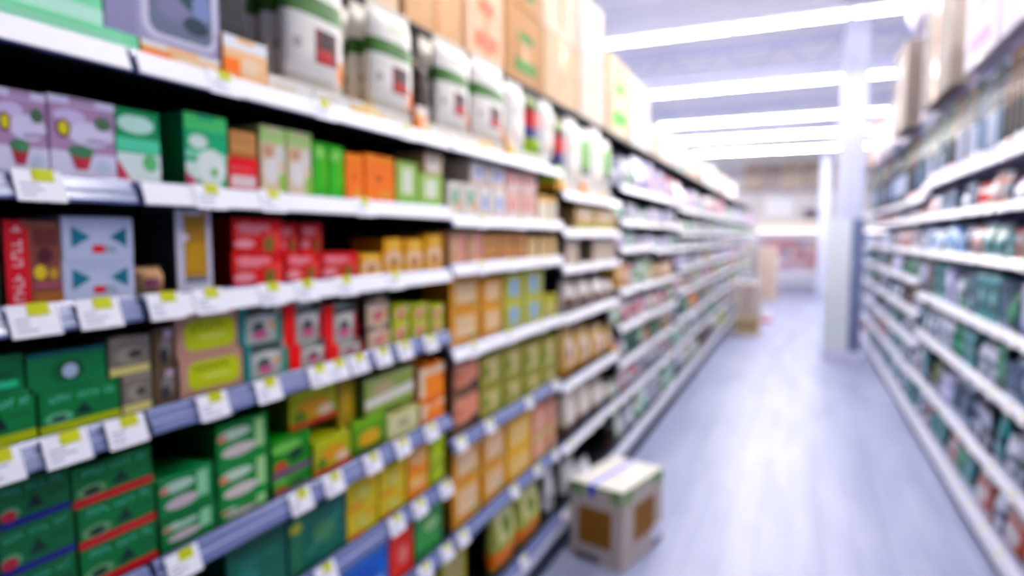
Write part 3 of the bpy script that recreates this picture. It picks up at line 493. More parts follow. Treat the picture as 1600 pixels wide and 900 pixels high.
# kind, design, description, bay, shelf, near end, width, base height, height, tier
ITEMS = [
 ('mint_box', 'mint', 'pale mint green glossy pack', 1, 1, 0.544, 0.27, 2.222, 0.092, 0, 0.0),
 ('gift_box', 'lilac', 'lilac grey box with white framed dark picture', 2, 1, 0.818, 0.264, 2.222, 0.19, 0, 0.0),
 ('dark_box', 'darkbox', 'near black box standing upright', 2, 1, 1.102, 0.087, 2.187, 0.277, 0, 0.03),
 ('floral_box', 'floral', 'mauve and white box with flower pot', 1, 2, 0.551, 0.069, 1.937, 0.13, 0, 0.0),
 ('floral_box', 'floral', 'mauve and white box with flower pot', 1, 2, 0.622, 0.082, 1.937, 0.137, 0, 0.0),
 ('floral_box', 'floral', 'mauve and white box with flower pot', 1, 2, 0.707, 0.119, 1.937, 0.142, 0, 0.0),
 ('tea_box', 'greenwhite', 'emerald and white tea box', 2, 2, 0.828, 0.092, 1.937, 0.141, 0, 0.0),
 ('tea_box', 'greenleaf', 'pale green and white tea box with leaf', 2, 2, 0.979, 0.111, 1.937, 0.159, 0, 0.0),
 ('tea_box', 'redwhite', 'small red and white tea box', 2, 2, 1.092, 0.09, 1.937, 0.078, 0, 0.0),
 ('tea_box', 'tanbox', 'tan tea box resting on the red box', 2, 2, 1.099, 0.079, 2.016, 0.059, 1, 0.0),
 ('tea_box', 'pastel', 'pastel green and cream tea box', 2, 2, 1.191, 0.083, 1.937, 0.164, 0, 0.0),
 ('tea_box', 'pastel', 'pastel green and cream tea box', 2, 2, 1.281, 0.088, 1.937, 0.165, 0, 0.0),
 ('tea_box', 'green', 'bright green tea box', 2, 2, 1.375, 0.059, 1.937, 0.149, 0, 0.0),
 ('tea_box', 'green', 'bright green tea box', 2, 2, 1.439, 0.064, 1.937, 0.147, 0, 0.0),
 ('tea_box', 'orange', 'orange tea box', 2, 2, 1.511, 0.084, 1.937, 0.135, 0, 0.0),
 ('tea_box', 'orange', 'orange tea box', 2, 2, 1.604, 0.151, 1.937, 0.144, 0, 0.0),
 ('tea_box', 'paleg', 'pale green tea box with white window', 2, 2, 1.769, 0.123, 1.937, 0.14, 0, 0.0),
 ('tea_box', 'paleg', 'pale green tea box with white window', 2, 2, 1.903, 0.157, 1.937, 0.113, 0, 0.0),
 ('tea_box', 'beigew', 'beige and white tea box stacked on top', 2, 2, 1.943, 0.117, 2.051, 0.074, 1, 0.0),
 ('tea_box', 'whiteg', 'white tea box with green print', 3, 2, 2.102, 0.11, 1.912, 0.124, 0, 0.0),
 ('tea_box', 'whiteg', 'white tea box with green print', 3, 2, 2.222, 0.12, 1.912, 0.126, 0, 0.0),
 ('tea_box', 'whitep', 'white tea box with blue print', 3, 2, 2.353, 0.12, 1.912, 0.128, 0, 0.0),
 ('tea_box', 'whitep', 'white tea box with blue print', 3, 2, 2.486, 0.131, 1.912, 0.13, 0, 0.0),
 ('tea_box', 'whitep', 'white tea box with blue print', 3, 2, 2.288, 0.138, 2.041, 0.094, 1, 0.0),
 ('tea_box', 'whitep', 'white tea box with blue print', 3, 2, 2.449, 0.154, 2.042, 0.094, 1, 0.0),
 ('tea_box', 'redp', 'white tea box with coral red print', 3, 2, 2.63, 0.159, 1.912, 0.12, 0, 0.0),
 ('tea_box', 'redp', 'white tea box with coral red print', 3, 2, 2.805, 0.178, 1.912, 0.125, 0, 0.0),
 ('tea_box', 'redp', 'white tea box with coral red print', 3, 2, 2.631, 0.159, 2.033, 0.098, 1, 0.0),
 ('tea_box', 'redp', 'white tea box with coral red print', 3, 2, 2.805, 0.177, 2.038, 0.098, 1, 0.0),
 ('tea_box', 'creamy', 'cream tea box with yellow top', 3, 2, 3.018, 0.135, 1.912, 0.124, 0, 0.0),
 ('tea_box', 'creamy', 'cream tea box with yellow top', 3, 2, 3.172, 0.108, 1.912, 0.123, 0, 0.0),
 ('tea_box', 'beigegreen', 'beige tea box with olive band', 4, 2, 3.607, 0.36, 1.872, 0.141, 0, 0.0),
 ('tea_box', 'beigegreen', 'beige tea box with olive band', 4, 2, 3.996, 0.504, 1.872, 0.144, 0, 0.0),
 ('tea_box', 'dkgreen', 'dark green bottle green box', 1, 3, 0.564, 0.053, 1.712, 0.086, 0, 0.0),
 ('gift_box', 'redbrown', 'red and brown gift box with white vertical lettering', 1, 3, 0.626, 0.089, 1.712, 0.145, 0, 0.0),
 ('tea_box', 'bowtie', 'white tea box with teal bow, red seal', 1, 3, 0.716, 0.136, 1.712, 0.076, 0, 0.0),
 ('tea_box', 'bowtie', 'white tea box with teal bow, red seal', 1, 3, 0.718, 0.135, 1.788, 0.078, 1, 0.0),
 ('spice_jar', 'tanjar', 'small tan packet beside the tall gold box', 2, 3, 0.867, 0.06, 1.712, 0.056, 0, 0.0),
 ('gift_box', 'goldtall', 'tall gold box with white frame', 2, 3, 0.948, 0.091, 1.712, 0.175, 0, 0.0),
 ('tea_box', 'redbox', 'red tea box with pink photo', 2, 3, 1.093, 0.165, 1.712, 0.079, 0, 0.0),
 ('tea_box', 'redbox', 'red tea box with pink photo', 2, 3, 1.264, 0.13, 1.712, 0.076, 0, 0.0),
 ('tea_box', 'redbox', 'red tea box with pink photo', 2, 3, 1.4, 0.161, 1.712, 0.072, 0, 0.0),
 ('tea_box', 'redbox', 'red tea box with pink photo', 2, 3, 1.097, 0.158, 1.792, 0.08, 1, 0.0),
 ('tea_box', 'redbox', 'red tea box with pink photo', 2, 3, 1.261, 0.084, 1.788, 0.075, 1, 0.03),
 ('tea_box', 'redbox', 'red tea box with pink photo', 2, 3, 1.353, 0.085, 1.788, 0.077, 1, 0.03),
 ('tea_box', 'yellow', 'yellow tea box with pale flower print', 2, 3, 1.57, 0.11, 1.712, 0.065, 0, 0.0),
 ('tea_box', 'yellow', 'yellow tea box with pale flower print', 2, 3, 1.692, 0.108, 1.712, 0.11, 0, 0.0),
 ('tea_box', 'yellow', 'yellow tea box with pale flower print', 2, 3, 1.811, 0.116, 1.712, 0.109, 0, 0.0),
 ('tea_box', 'yellow', 'yellow tea box with pale flower print', 2, 3, 1.941, 0.119, 1.712, 0.125, 0, 0.0),
 ('tea_box', 'tanpink', 'tan tea box with pink stripe', 3, 3, 2.109, 0.137, 1.727, 0.123, 0, 0.0),
 ('tea_box', 'tanpink', 'tan tea box with pink stripe', 3, 3, 2.257, 0.136, 1.727, 0.124, 0, 0.0),
 ('tea_box', 'tanbox', 'plain tan tea box', 3, 3, 2.405, 0.144, 1.727, 0.117, 0, 0.0),
 ('tea_box', 'tanbox', 'plain tan tea box', 3, 3, 2.562, 0.153, 1.727, 0.117, 0, 0.0),
 ('tea_box', 'tanbox', 'plain tan tea box', 3, 3, 2.73, 0.123, 1.727, 0.118, 0, 0.0),
 ('tea_box', 'tanbox2', 'sandy tea box with cream label', 3, 3, 2.869, 0.133, 1.727, 0.106, 0, 0.0),
 ('tea_box', 'tanbox2', 'sandy tea box with cream label', 3, 3, 3.02, 0.136, 1.727, 0.106, 0, 0.0),
 ('tea_box', 'tanbox2', 'sandy tea box with cream label', 3, 3, 3.175, 0.105, 1.727, 0.106, 0, 0.0),
 ('tea_box', 'greybeige', 'tall grey beige tea box', 4, 3, 3.43, 0.23, 1.669, 0.146, 0, 0.0),
 ('tea_box', 'greybeige', 'tall grey beige tea box', 4, 3, 3.946, 0.554, 1.669, 0.139, 0, 0.0),
 ('tea_box', 'greentri', 'green tea box with mountain, yellow stripe', 1, 4, 0.539, 0.12, 1.48, 0.088, 0, 0.0),
 ('tea_box', 'greentri', 'green tea box with mountain, yellow stripe', 1, 4, 0.664, 0.146, 1.48, 0.074, 0, 0.0),
 ('tea_box', 'greentext', 'green tea box with white lettering', 1, 4, 0.555, 0.089, 1.568, 0.065, 1, 0.0),
 ('tea_box', 'greenlogo', 'plain green tea box with round white seal', 1, 4, 0.648, 0.138, 1.555, 0.07, 1, 0.0),
 ('tea_box', 'silver', 'grey brown silver tea box with cream band', 2, 4, 0.815, 0.064, 1.48, 0.077, 0, 0.0),
 ('tea_box', 'silver', 'grey brown silver tea box with cream band', 1, 4, 0.792, 0.087, 1.558, 0.076, 1, 0.0),
 ('tea_box', 'silver2', 'dark brown tea box with grey photo', 2, 4, 0.883, 0.052, 1.48, 0.074, 0, 0.0),
 ('tea_box', 'silver2', 'dark brown tea box with grey photo', 2, 4, 0.885, 0.048, 1.555, 0.085, 1, 0.0),
 ('tea_box', 'limelabel', 'pinkish tan box with yellow green label', 2, 4, 0.943, 0.172, 1.48, 0.086, 0, 0.0),
 ('tea_box', 'limelabel', 'pinkish tan box with yellow green label', 2, 4, 0.938, 0.166, 1.567, 0.093, 1, 0.0),
 ('tea_box', 'tealphoto', 'grey white tea box with teal edge', 2, 4, 1.122, 0.138, 1.48, 0.088, 0, 0.0),
 ('tea_box', 'tealphoto', 'grey white tea box with teal edge', 2, 4, 1.11, 0.133, 1.568, 0.094, 1, 0.0),
 ('tea_box', 'redphoto', 'grey white tea box with bright red edge', 2, 4, 1.267, 0.143, 1.48, 0.065, 0, 0.0),
 ('tea_box', 'redphoto', 'grey white tea box with bright red edge', 2, 4, 1.25, 0.142, 1.546, 0.106, 1, 0.0),
 ('tea_box', 'redphoto', 'grey white tea box with bright red edge', 2, 4, 1.418, 0.153, 1.48, 0.042, 0, 0.0),
 ('tea_box', 'redphoto', 'grey white tea box with bright red edge', 2, 4, 1.4, 0.144, 1.522, 0.115, 1, 0.0),
 ('tea_box', 'beigephoto', 'beige tea box with pink photo', 2, 4, 1.601, 0.118, 1.48, 0.07, 0, 0.0),
 ('tea_box', 'beigephoto', 'beige tea box with pink photo', 2, 4, 1.598, 0.114, 1.55, 0.091, 1, 0.0),
 ('tea_box', 'limeflower', 'lime tea box with pink flowers', 2, 4, 1.73, 0.101, 1.48, 0.071, 0, 0.0),
 ('tea_box', 'limeflower', 'lime tea box with pink flowers', 2, 4, 1.733, 0.101, 1.552, 0.055, 1, 0.0),
 ('tea_box', 'limeflower', 'lime tea box with pink flowers', 2, 4, 1.844, 0.108, 1.48, 0.057, 0, 0.0),
 ('tea_box', 'limeflower', 'lime tea box with pink flowers', 2, 4, 1.846, 0.108, 1.538, 0.058, 1, 0.0),
 ('tea_box', 'limeflower', 'lime tea box with pink flowers', 2, 4, 1.965, 0.095, 1.48, 0.042, 0, 0.0),
 ('tea_box', 'limeflower', 'lime tea box with pink flowers', 2, 4, 1.967, 0.093, 1.523, 0.061, 1, 0.0),
 ('tea_box', 'ambercream', 'amber tea box with cream label', 3, 4, 2.109, 0.252, 1.404, 0.135, 0, 0.0),
 ('tea_box', 'ambercream', 'amber tea box with cream label', 3, 4, 2.111, 0.251, 1.539, 0.127, 1, 0.0),
 ('tea_box', 'ambercream', 'amber tea box with cream label', 3, 4, 2.378, 0.203, 1.404, 0.125, 0, 0.0),
 ('tea_box', 'ambercream', 'amber tea box with cream label', 3, 4, 2.379, 0.202, 1.53, 0.122, 1, 0.0),
 ('tea_box', 'bluewin', 'olive tea box with pale blue window', 3, 4, 2.602, 0.221, 1.404, 0.123, 0, 0.0),
 ('tea_box', 'bluewin', 'olive tea box with pale blue window', 3, 4, 2.602, 0.22, 1.528, 0.128, 1, 0.0),
 ('tea_box', 'bluewin', 'olive tea box with pale blue window', 3, 4, 2.838, 0.238, 1.404, 0.123, 0, 0.0),
 ('tea_box', 'bluewin', 'olive tea box with pale blue window', 3, 4, 2.838, 0.237, 1.527, 0.137, 1, 0.0),
 ('tea_box', 'olive', 'olive yellow tea box', 3, 4, 3.094, 0.186, 1.404, 0.115, 0, 0.0),
 ('snack_pouch', 'whitebrown', 'white and brown snack pouch', 4, 4, 3.434, 0.232, 1.393, 0.195, 0, 0.0),
 ('snack_pouch', 'whitebrown', 'white and brown snack pouch', 4, 4, 3.691, 0.264, 1.393, 0.179, 0, 0.0),
 ('snack_pouch', 'whitebrown', 'white and brown snack pouch', 4, 4, 3.983, 0.303, 1.393, 0.161, 0, 0.0),
 ('snack_pouch', 'whitebrown', 'white and brown snack pouch', 4, 4, 4.319, 0.181, 1.393, 0.14, 0, 0.0),
 ('tea_box', 'greenblue', 'dark green tea box with navy stripe', 1, 5, 0.472, 0.115, 1.162, 0.126, 0, 0.0),
 ('tea_box', 'greenblue', 'dark green tea box with navy stripe', 1, 5, 0.591, 0.121, 1.162, 0.088, 0, 0.0),
 ('tea_box', 'greenblue', 'dark green tea box with navy stripe', 1, 5, 0.474, 0.113, 1.288, 0.067, 1, 0.0),
 ('tea_box', 'greenblue', 'dark green tea box with navy stripe', 1, 5, 0.59, 0.122, 1.251, 0.084, 1, 0.0),
 ('tea_box', 'greenblue', 'dark green tea box with navy stripe', 1, 5, 0.593, 0.114, 1.335, 0.078, 2, 0.0),
 ('tea_box', 'greenred', 'green tea box with red stripe', 1, 5, 0.719, 0.155, 1.162, 0.081, 0, 0.0),
 ('tea_box', 'greenred', 'green tea box with red stripe', 1, 5, 0.718, 0.155, 1.244, 0.081, 1, 0.0),
 ('tea_box', 'greenred', 'green tea box with red stripe', 1, 5, 0.712, 0.158, 1.326, 0.076, 2, 0.0),
 ('tea_packet', 'greenpatch', 'green packet with white patches', 2, 5, 0.884, 0.14, 1.162, 0.063, 0, 0.0),
 ('tea_packet', 'greenpatch', 'green packet with white patches', 2, 5, 0.881, 0.139, 1.226, 0.093, 1, 0.0),
 ('tea_packet', 'greenoval', 'green packet with white ovals', 2, 5, 1.033, 0.149, 1.162, 0.033, 0, 0.0),
 ('tea_packet', 'greenoval', 'green packet with white ovals', 2, 5, 1.032, 0.154, 1.196, 0.098, 1, 0.0),
 ('tea_packet', 'greenoval', 'green packet with white ovals', 2, 5, 1.031, 0.153, 1.294, 0.099, 2, 0.0),
 ('tea_box', 'gpurple', 'green tea box with purple stripe', 2, 5, 1.198, 0.139, 1.162, 0.045, 0, 0.0),
 ('tea_box', 'gpurple', 'green tea box with purple stripe', 2, 5, 1.198, 0.139, 1.207, 0.1, 1, 0.0),
 ('tea_box', 'yellowred', 'yellow green tea box with red base', 2, 5, 1.349, 0.159, 1.162, 0.099, 0, 0.0),
 ('tea_box', 'yellowred', 'yellow green tea box with red base', 2, 5, 1.283, 0.188, 1.308, 0.102, 2, 0.02),
 ('tea_box', 'ochre', 'olive ochre tea box', 2, 5, 1.48, 0.074, 1.262, 0.144, 1, 0.02),
 ('tea_box', 'greeny', 'leaf green tea box with yellow photo', 2, 5, 1.518, 0.165, 1.162, 0.106, 0, 0.0),
 ('tea_box', 'creamgreen', 'pale cream green tea box', 2, 5, 1.694, 0.191, 1.162, 0.083, 0, 0.0),
 ('tea_box', 'greenlabel', 'green tea box with slanted white label', 2, 5, 1.581, 0.271, 1.269, 0.117, 1, 0.0),
 ('tea_box', 'orangewhite', 'orange tea box with white frame', 2, 5, 1.899, 0.161, 1.162, 0.066, 0, 0.0),
 ('tea_box', 'orangewhite', 'orange tea box with white frame', 2, 5, 1.889, 0.171, 1.229, 0.136, 1, 0.0),
 ('tea_box', 'brownpink', 'brown and pink tea box', 3, 5, 2.119, 0.227, 1.052, 0.148, 0, 0.0),
 ('tea_box', 'brownpink', 'brown and pink tea box', 3, 5, 2.121, 0.226, 1.201, 0.137, 1, 0.0),
 ('tea_box', 'olivegreen', 'olive green tea box with cream panel', 3, 5, 2.363, 0.217, 1.052, 0.119, 0, 0.0),
 ('tea_box', 'olivegreen', 'olive green tea box with cream panel', 3, 5, 2.365, 0.216, 1.172, 0.149, 1, 0.0),
 ('tea_box', 'olivegreen', 'olive green tea box with cream panel', 3, 5, 2.601, 0.207, 1.052, 0.105, 0, 0.0),
 ('tea_box', 'olivegreen', 'olive green tea box with cream panel', 3, 5, 2.601, 0.206, 1.157, 0.16, 1, 0.0),
 ('tea_box', 'olivegreen', 'olive green tea box with cream panel', 3, 5, 2.832, 0.221, 1.052, 0.082, 0, 0.0),
 ('tea_box', 'olivegreen', 'olive green tea box with cream panel', 3, 5, 2.831, 0.22, 1.134, 0.172, 1, 0.0),
 ('tea_box', 'olivegreen', 'olive green tea box with cream panel', 3, 5, 3.08, 0.2, 1.052, 0.059, 0, 0.0),
 ('tea_box', 'olivegreen', 'olive green tea box with cream panel', 3, 5, 3.078, 0.202, 1.112, 0.185, 1, 0.0),
 ('snack_pouch', 'amberwhite', 'amber and white snack pouch', 4, 5, 3.418, 0.244, 1.007, 0.308, 0, 0.0),
 ('snack_pouch', 'amberwhite', 'amber and white snack pouch', 4, 5, 3.686, 0.279, 1.007, 0.272, 0, 0.0),
 ('snack_pouch', 'amberwhite', 'amber and white snack pouch', 4, 5, 3.994, 0.306, 1.007, 0.231, 0, 0.0),
 ('snack_pouch', 'amberwhite', 'amber and white snack pouch', 4, 5, 4.333, 0.167, 1.007, 0.186, 0, 0.0),
 ('tea_box', 'teal', 'dark teal tea box', 2, 6, 1.045, 0.192, 0.917, 0.195, 0, 0.0),
 ('tea_box', 'teal2', 'dark teal box with yellow seal', 2, 6, 1.245, 0.232, 0.917, 0.16, 0, 0.0),
 ('tea_box', 'lemon', 'lemon yellow tea box with round seal', 2, 6, 1.486, 0.148, 0.917, 0.084, 0, 0.0),
 ('tea_box', 'lemon', 'lemon yellow tea box with round seal', 2, 6, 1.489, 0.148, 1.001, 0.092, 1, 0.0),
 ('tea_box', 'lemon', 'lemon yellow tea box with round seal', 2, 6, 1.645, 0.149, 0.917, 0.069, 0, 0.0),
 ('tea_box', 'lemon', 'lemon yellow tea box with round seal', 2, 6, 1.648, 0.149, 0.986, 0.095, 1, 0.0),
 ('tea_box', 'peach', 'peach and orange tea box', 2, 6, 1.808, 0.133, 0.917, 0.076, 0, 0.0),
 ('tea_box', 'peach', 'peach and orange tea box', 2, 6, 1.81, 0.132, 0.994, 0.098, 1, 0.0),
 ('tea_box', 'lime', 'lime green tea box', 2, 6, 1.954, 0.106, 0.917, 0.066, 0, 0.0),
 ('tea_box', 'lime', 'lime green tea box', 2, 6, 1.957, 0.103, 0.984, 0.102, 1, 0.0),
 ('tea_box', 'ambercream', 'amber tea box with cream label', 3, 6, 2.118, 0.242, 0.672, 0.169, 0, 0.0),
 ('tea_box', 'ambercream', 'amber tea box with cream label', 3, 6, 2.12, 0.241, 0.842, 0.138, 1, 0.0),
 ('tea_box', 'ambercream', 'amber tea box with cream label', 3, 6, 2.379, 0.236, 0.672, 0.15, 0, 0.0),
 ('tea_box', 'ambercream', 'amber tea box with cream label', 3, 6, 2.38, 0.235, 0.823, 0.15, 1, 0.0),
 ('tea_box', 'ambergold', 'golden amber tea box', 3, 6, 2.636, 0.289, 0.672, 0.136, 0, 0.0),
 ('tea_box', 'ambergold', 'golden amber tea box', 3, 6, 2.636, 0.287, 0.809, 0.164, 1, 0.0),
 ('tea_box', 'pinkish', 'dusty pink tea box', 3, 6, 2.95, 0.201, 0.672, 0.104, 0, 0.0),
 ('tea_box', 'pinkish', 'dusty pink tea box', 3, 6, 2.949, 0.2, 0.776, 0.177, 1, 0.0),
 ('tea_box', 'pinkish', 'dusty pink tea box', 3, 6, 3.179, 0.101, 0.672, 0.086, 0, 0.0),
 ('tea_box', 'pinkish', 'dusty pink tea box', 3, 6, 3.177, 0.103, 0.758, 0.188, 1, 0.0),
 ('snack_pouch', 'creambrown', 'cream and brown snack pouch', 4, 6, 3.446, 0.237, 0.652, 0.305, 0, 0.0),
 ('snack_pouch', 'creambrown', 'cream and brown snack pouch', 4, 6, 3.708, 0.27, 0.652, 0.286, 0, 0.0),
 ('snack_pouch', 'creambrown', 'cream and brown snack pouch', 4, 6, 4.007, 0.31, 0.652, 0.221, 0, 0.0),
 ('snack_pouch', 'creambrown', 'cream and brown snack pouch', 4, 6, 4.35, 0.15, 0.652, 0.146, 0, 0.0),
 ('tea_box', 'blue', 'bright blue tea box', 2, 7, 1.417, 0.269, 0.672, 0.195, 0, 0.0),
 ('tea_box', 'vermilion', 'vermilion red tea box with pale oval', 2, 7, 1.698, 0.137, 0.672, 0.162, 0, 0.0),
 ('tea_box', 'midgreen', 'mid green tea box with pale oval', 2, 7, 1.849, 0.185, 0.672, 0.167, 0, 0.0),
 ('snack_pouch', 'oliveorange', 'olive snack pouch with orange base', 3, 8, 2.518, 0.261, 0.282, 0.337, 0, 0.0),
 ('snack_pouch', 'oliveorange', 'olive snack pouch with orange base', 3, 8, 2.802, 0.304, 0.282, 0.299, 0, 0.0),
 ('tea_box', 'olive', 'olive yellow tea box', 3, 8, 2.193, 0.22, 0.282, 0.293, 0, 0.1),
 ('snack_pouch', 'whitegreen', 'white and grey snack pouch', 3, 8, 3.162, 0.118, 0.282, 0.297, 0, 0.0),
 ('snack_pouch', 'whitegreen', 'white and grey snack pouch', 4, 8, 3.456, 0.253, 0.272, 0.21, 0, 0.0),
 ('snack_pouch', 'whitegreen', 'white and grey snack pouch', 4, 8, 3.748, 0.249, 0.272, 0.115, 0, 0.0),
 ('snack_pouch', 'oliveorange', 'olive snack pouch with orange base', 2, 8, 1.874, 0.156, 0.282, 0.34, 0, 0.0)
]
for kind, des, desc, bay, sh, y, w, z, h, tier, back in ITEMS:
    d = D[des]; nm = RENAME.get(kind, kind)
    if kind in ('snack_pouch', 'dark_pouch'):
        o = pouch(nm, d, w, h, min(.09, w * .42), full=.36)
    elif kind in ('spice_jar', 'snack_pack'):
        o = pouch(nm, d, w, h, min(.16, max(.05, w * .7)), full=.72)
    else:
        dep = {'gift_box': .10, 'dark_box': .2, 'floral_box': .16}.get(kind, .13)
        o = carton(nm, d, w, h, dep)
    place(o, -1, y, w, z, .025 + back)
    reg(o, desc, CATS[kind], '%s left bay' % ORD[bay], SHELFWORD[sh], y, z)
# ---- the top shelf of the left run: flat packs lying under the standing rice bags
zt = {1: LEFT[1][1][0], 2: LEFT[2][1][0], 3: LEFT[3][1][0]}
for y, w, ds, desc in ((-.2, .40, 'mint', 'flat mint green packet under the mint pack'), (.21, .36, 'mint', 'flat mint green packet under the mint pack'), (.58, .30, 'mint', 'flat mint green packet under the lilac box'), (.885, .19, 'flato', 'flat orange and white packet under the lilac box')):
    o = carton('flat_packet', D[ds], w, .034, .30); place(o, -1, y, w, zt[1] + .0215, .02); reg(o, desc, 'packet', 'first left bay' if y < .5 else 'second left bay', 'top shelf', y, 0)
y = 1.235; k = 0
while y < 4.33:
    bay = 1 if y < 2.065 else (2 if y < 3.285 else 3)
    if bay == 2 and y + .16 > 3.28: y = 3.295; continue
    o = carton('flat_packet', D[('flatw', 'flatw', 'flaty', 'flatw', 'flatg')[k % 5]], .158, .046, .30)
    place(o, -1, y, .158, zt[bay] + .0215, .036)
    reg(o, ('flat white packet lying under the bags', 'flat white packet lying under the bags', 'flat cream and yellow packet under the bags', 'flat white packet lying under the bags', 'flat white packet with green corner')[k % 5], 'packet', ORD[bay + 1] + ' left bay', 'top shelf', y, 0)
    y += .1625; k += 1
for y, w, h, ds, desc in ((1.082, .13, .10, 'flato', 'small orange and white packet'), (1.88, .075, .085, 'flato', 'small orange and white packet'), (2.63, .07, .08, 'flaty', 'small yellow and white packet'), (3.32, .08, .08, 'flaty', 'small yellow and white packet'), (3.72, .09, .085, 'flato', 'small orange and white packet')):
    bay = 1 if y < 2.065 else (2 if y < 3.285 else 3)
    o = carton('flat_packet', D[ds], w, h, .02); place(o, -1, y, w, zt[bay] + .0215, .0165)
    reg(o, desc + ' at the shelf edge', 'packet', ORD[bay + 1] + ' left bay', 'top shelf', y, 1)
BAGS = [(1.305, .243, .37, 'rice', 4), (1.665, .245, .335, 'rice', 3), (2.062, .262, .335, 'rice', 2), (2.35, .31, .345, 'rice', 2), (2.69, .19, .31, 'ricew', 2), (2.895, .20, .30, 'rice2', 2), (3.11, .165, .30, 'ricew', 2),
        (3.30, .19, .37, 'rice2', 2), (3.51, .20, .39, 'ricew', 2), (3.73, .21, .36, 'rice3', 2), (3.96, .24, .40, 'ricew', 2), (4.22, .20, .36, 'rice3', 2)]
RD = {'rice': 'white rice bag with green band', 'rice2': 'dark bag printed red, blue and green', 'rice3': 'white bag with bright green panel', 'ricew': 'plain white rice bag'}
seen = {}
for y, w, h, ds, n in BAGS:
    bay = 1 if y < 2.05 else (2 if y < 3.285 else 3)
    proto = pouch('rice_bag', D[ds], w, h, .062, .4, .84, 20, 26)
    for j in range(n):
        o = proto if j == 0 else copy_tree(proto)
        place(o, -1, y, w, zt[bay] + .0685, .032 + j * .064)
        reg(o, RD[ds], 'rice bag', ORD[bay + 1] + ' left bay', 'top shelf', y, 0, j)
o = pouch('snack_pouch', D['brownbag'], .11, .24, .10, .35, .8); place(o, -1, 1.932, .11, zt[1] + .0685, .05)
reg(o, 'dark brown striped pouch between two rice bags', 'snack pouch', 'second left bay', 'top shelf', 1.93, 0)

# ---- further bays: mixed goods
PAL = {  # words: (main, second, third)
 'white and green': ('EDEFEA', '4C9A58', 'C8D8B0'), 'mint and white': ('9CD4BC', 'F2F4F2', '3E8A76'), 'beige and brown': ('DCC8AA', '8A6A50', 'F0E4D0'), 'lilac and white': ('CDC4E0', 'F4F2FA', '8E86B0'),
 'orange and yellow': ('EC8A34', 'F2CE4A', 'C8562A'), 'pink and white': ('E6AEBC', 'F8F0F2', 'B8506A'), 'dark green': ('1E5A48', '5C9A7C', '0E3A30'), 'lime and white': ('C4D24A', 'F4F6E6', '7C963C'),
 'white and red': ('F0ECEE', 'C84A50', 'D8CCD2'), 'grey and white': ('B4B6C2', 'EEEEF4', '6C6E80'), 'amber': ('D0A050', 'F0DCB0', '946A28'),
 'navy and slate': ('22344E', '5A7088', 'A8B4C8'), 'slate and white': ('5E6E84', 'D4D8E6', '2E3C50'), 'dark teal': ('17484E', '4E8C90', '9CBCC4'), 'lavender': ('B4B4D2', 'DCDCF0', '6E6E96'),
 'brown and black': ('5C4438', '2A2626', '9A7A66'), 'rust and grey': ('A4553A', 'B8B6BC', '5C3024'), 'black and silver': ('22262E', 'A8AEC0', '4C5262'), 'sky blue': ('8CB4E0', 'E4EEF8', '4A78B0'), 'olive and black': ('4E5A3A', '22281E', '8C9468'),
}
def design(words, v):
    a, b, c = PAL[words]
    return [dict(b=a, s=c, p=[('e', .5, .5, .34, .24, b), ('r', 0, 0, 1, .16, c), ('r', 0, .86, 1, 1, b)]),
            dict(b=a, s=a, p=[('r', 0, .55, 1, .85, b), ('r', .15, .12, .6, .42, c), ('e', .75, .28, .16, .14, b)]),
            dict(b=b, s=a, p=[('r', .12, .2, .88, .78, a), ('e', .5, .5, .2, .16, c), ('r', 0, .9, 1, 1, c)])][v]
CACHE = {}
def goods(side, y, w, z, hmax, kind, words, v, bay, shelf, depth_back, rg):
    key = (side, kind, words, v, round(w, 2), round(hmax, 2))
    if kind == 'glass_jar': w = min(w, .11)
    if kind == 'tin_can': w = min(w, .11)
    if key in CACHE:
        o = copy_tree(CACHE[key][0])
    else:
        d = design(words, v); a, b2, c = PAL[words]
        parts = y < 9
        if kind == 'snack_pouch': o = pouch(kind if side < 0 else 'food_pouch', d, w, hmax, min(.08, w * .42), .3, .32, 12, 12, parts)
        elif kind == 'snack_box': o = carton(kind, d, w, hmax, .14, .4, parts)
        elif kind == 'glass_jar': o = jar(kind, a, b2, b2, w, min(hmax, .19))
        elif kind == 'tin_can': o = can(kind, b2, a, w, min(hmax, .15))
        elif kind == 'sauce_bottle': o = bottle(kind, a, c, b2, w, hmax)
        CACHE[key] = (o,)
    place(o, side, y, w, z, depth_back)
    nm = {'snack_pouch': 'snack pouch' if side < 0 else 'food pouch', 'snack_box': 'carton box', 'glass_jar': 'glass jar', 'tin_can': 'tin can', 'sauce_bottle': 'tall bottle'}[kind]
    reg(o, words + ' ' + nm, CATS[kind], bay, shelf, y, 0)
    return o
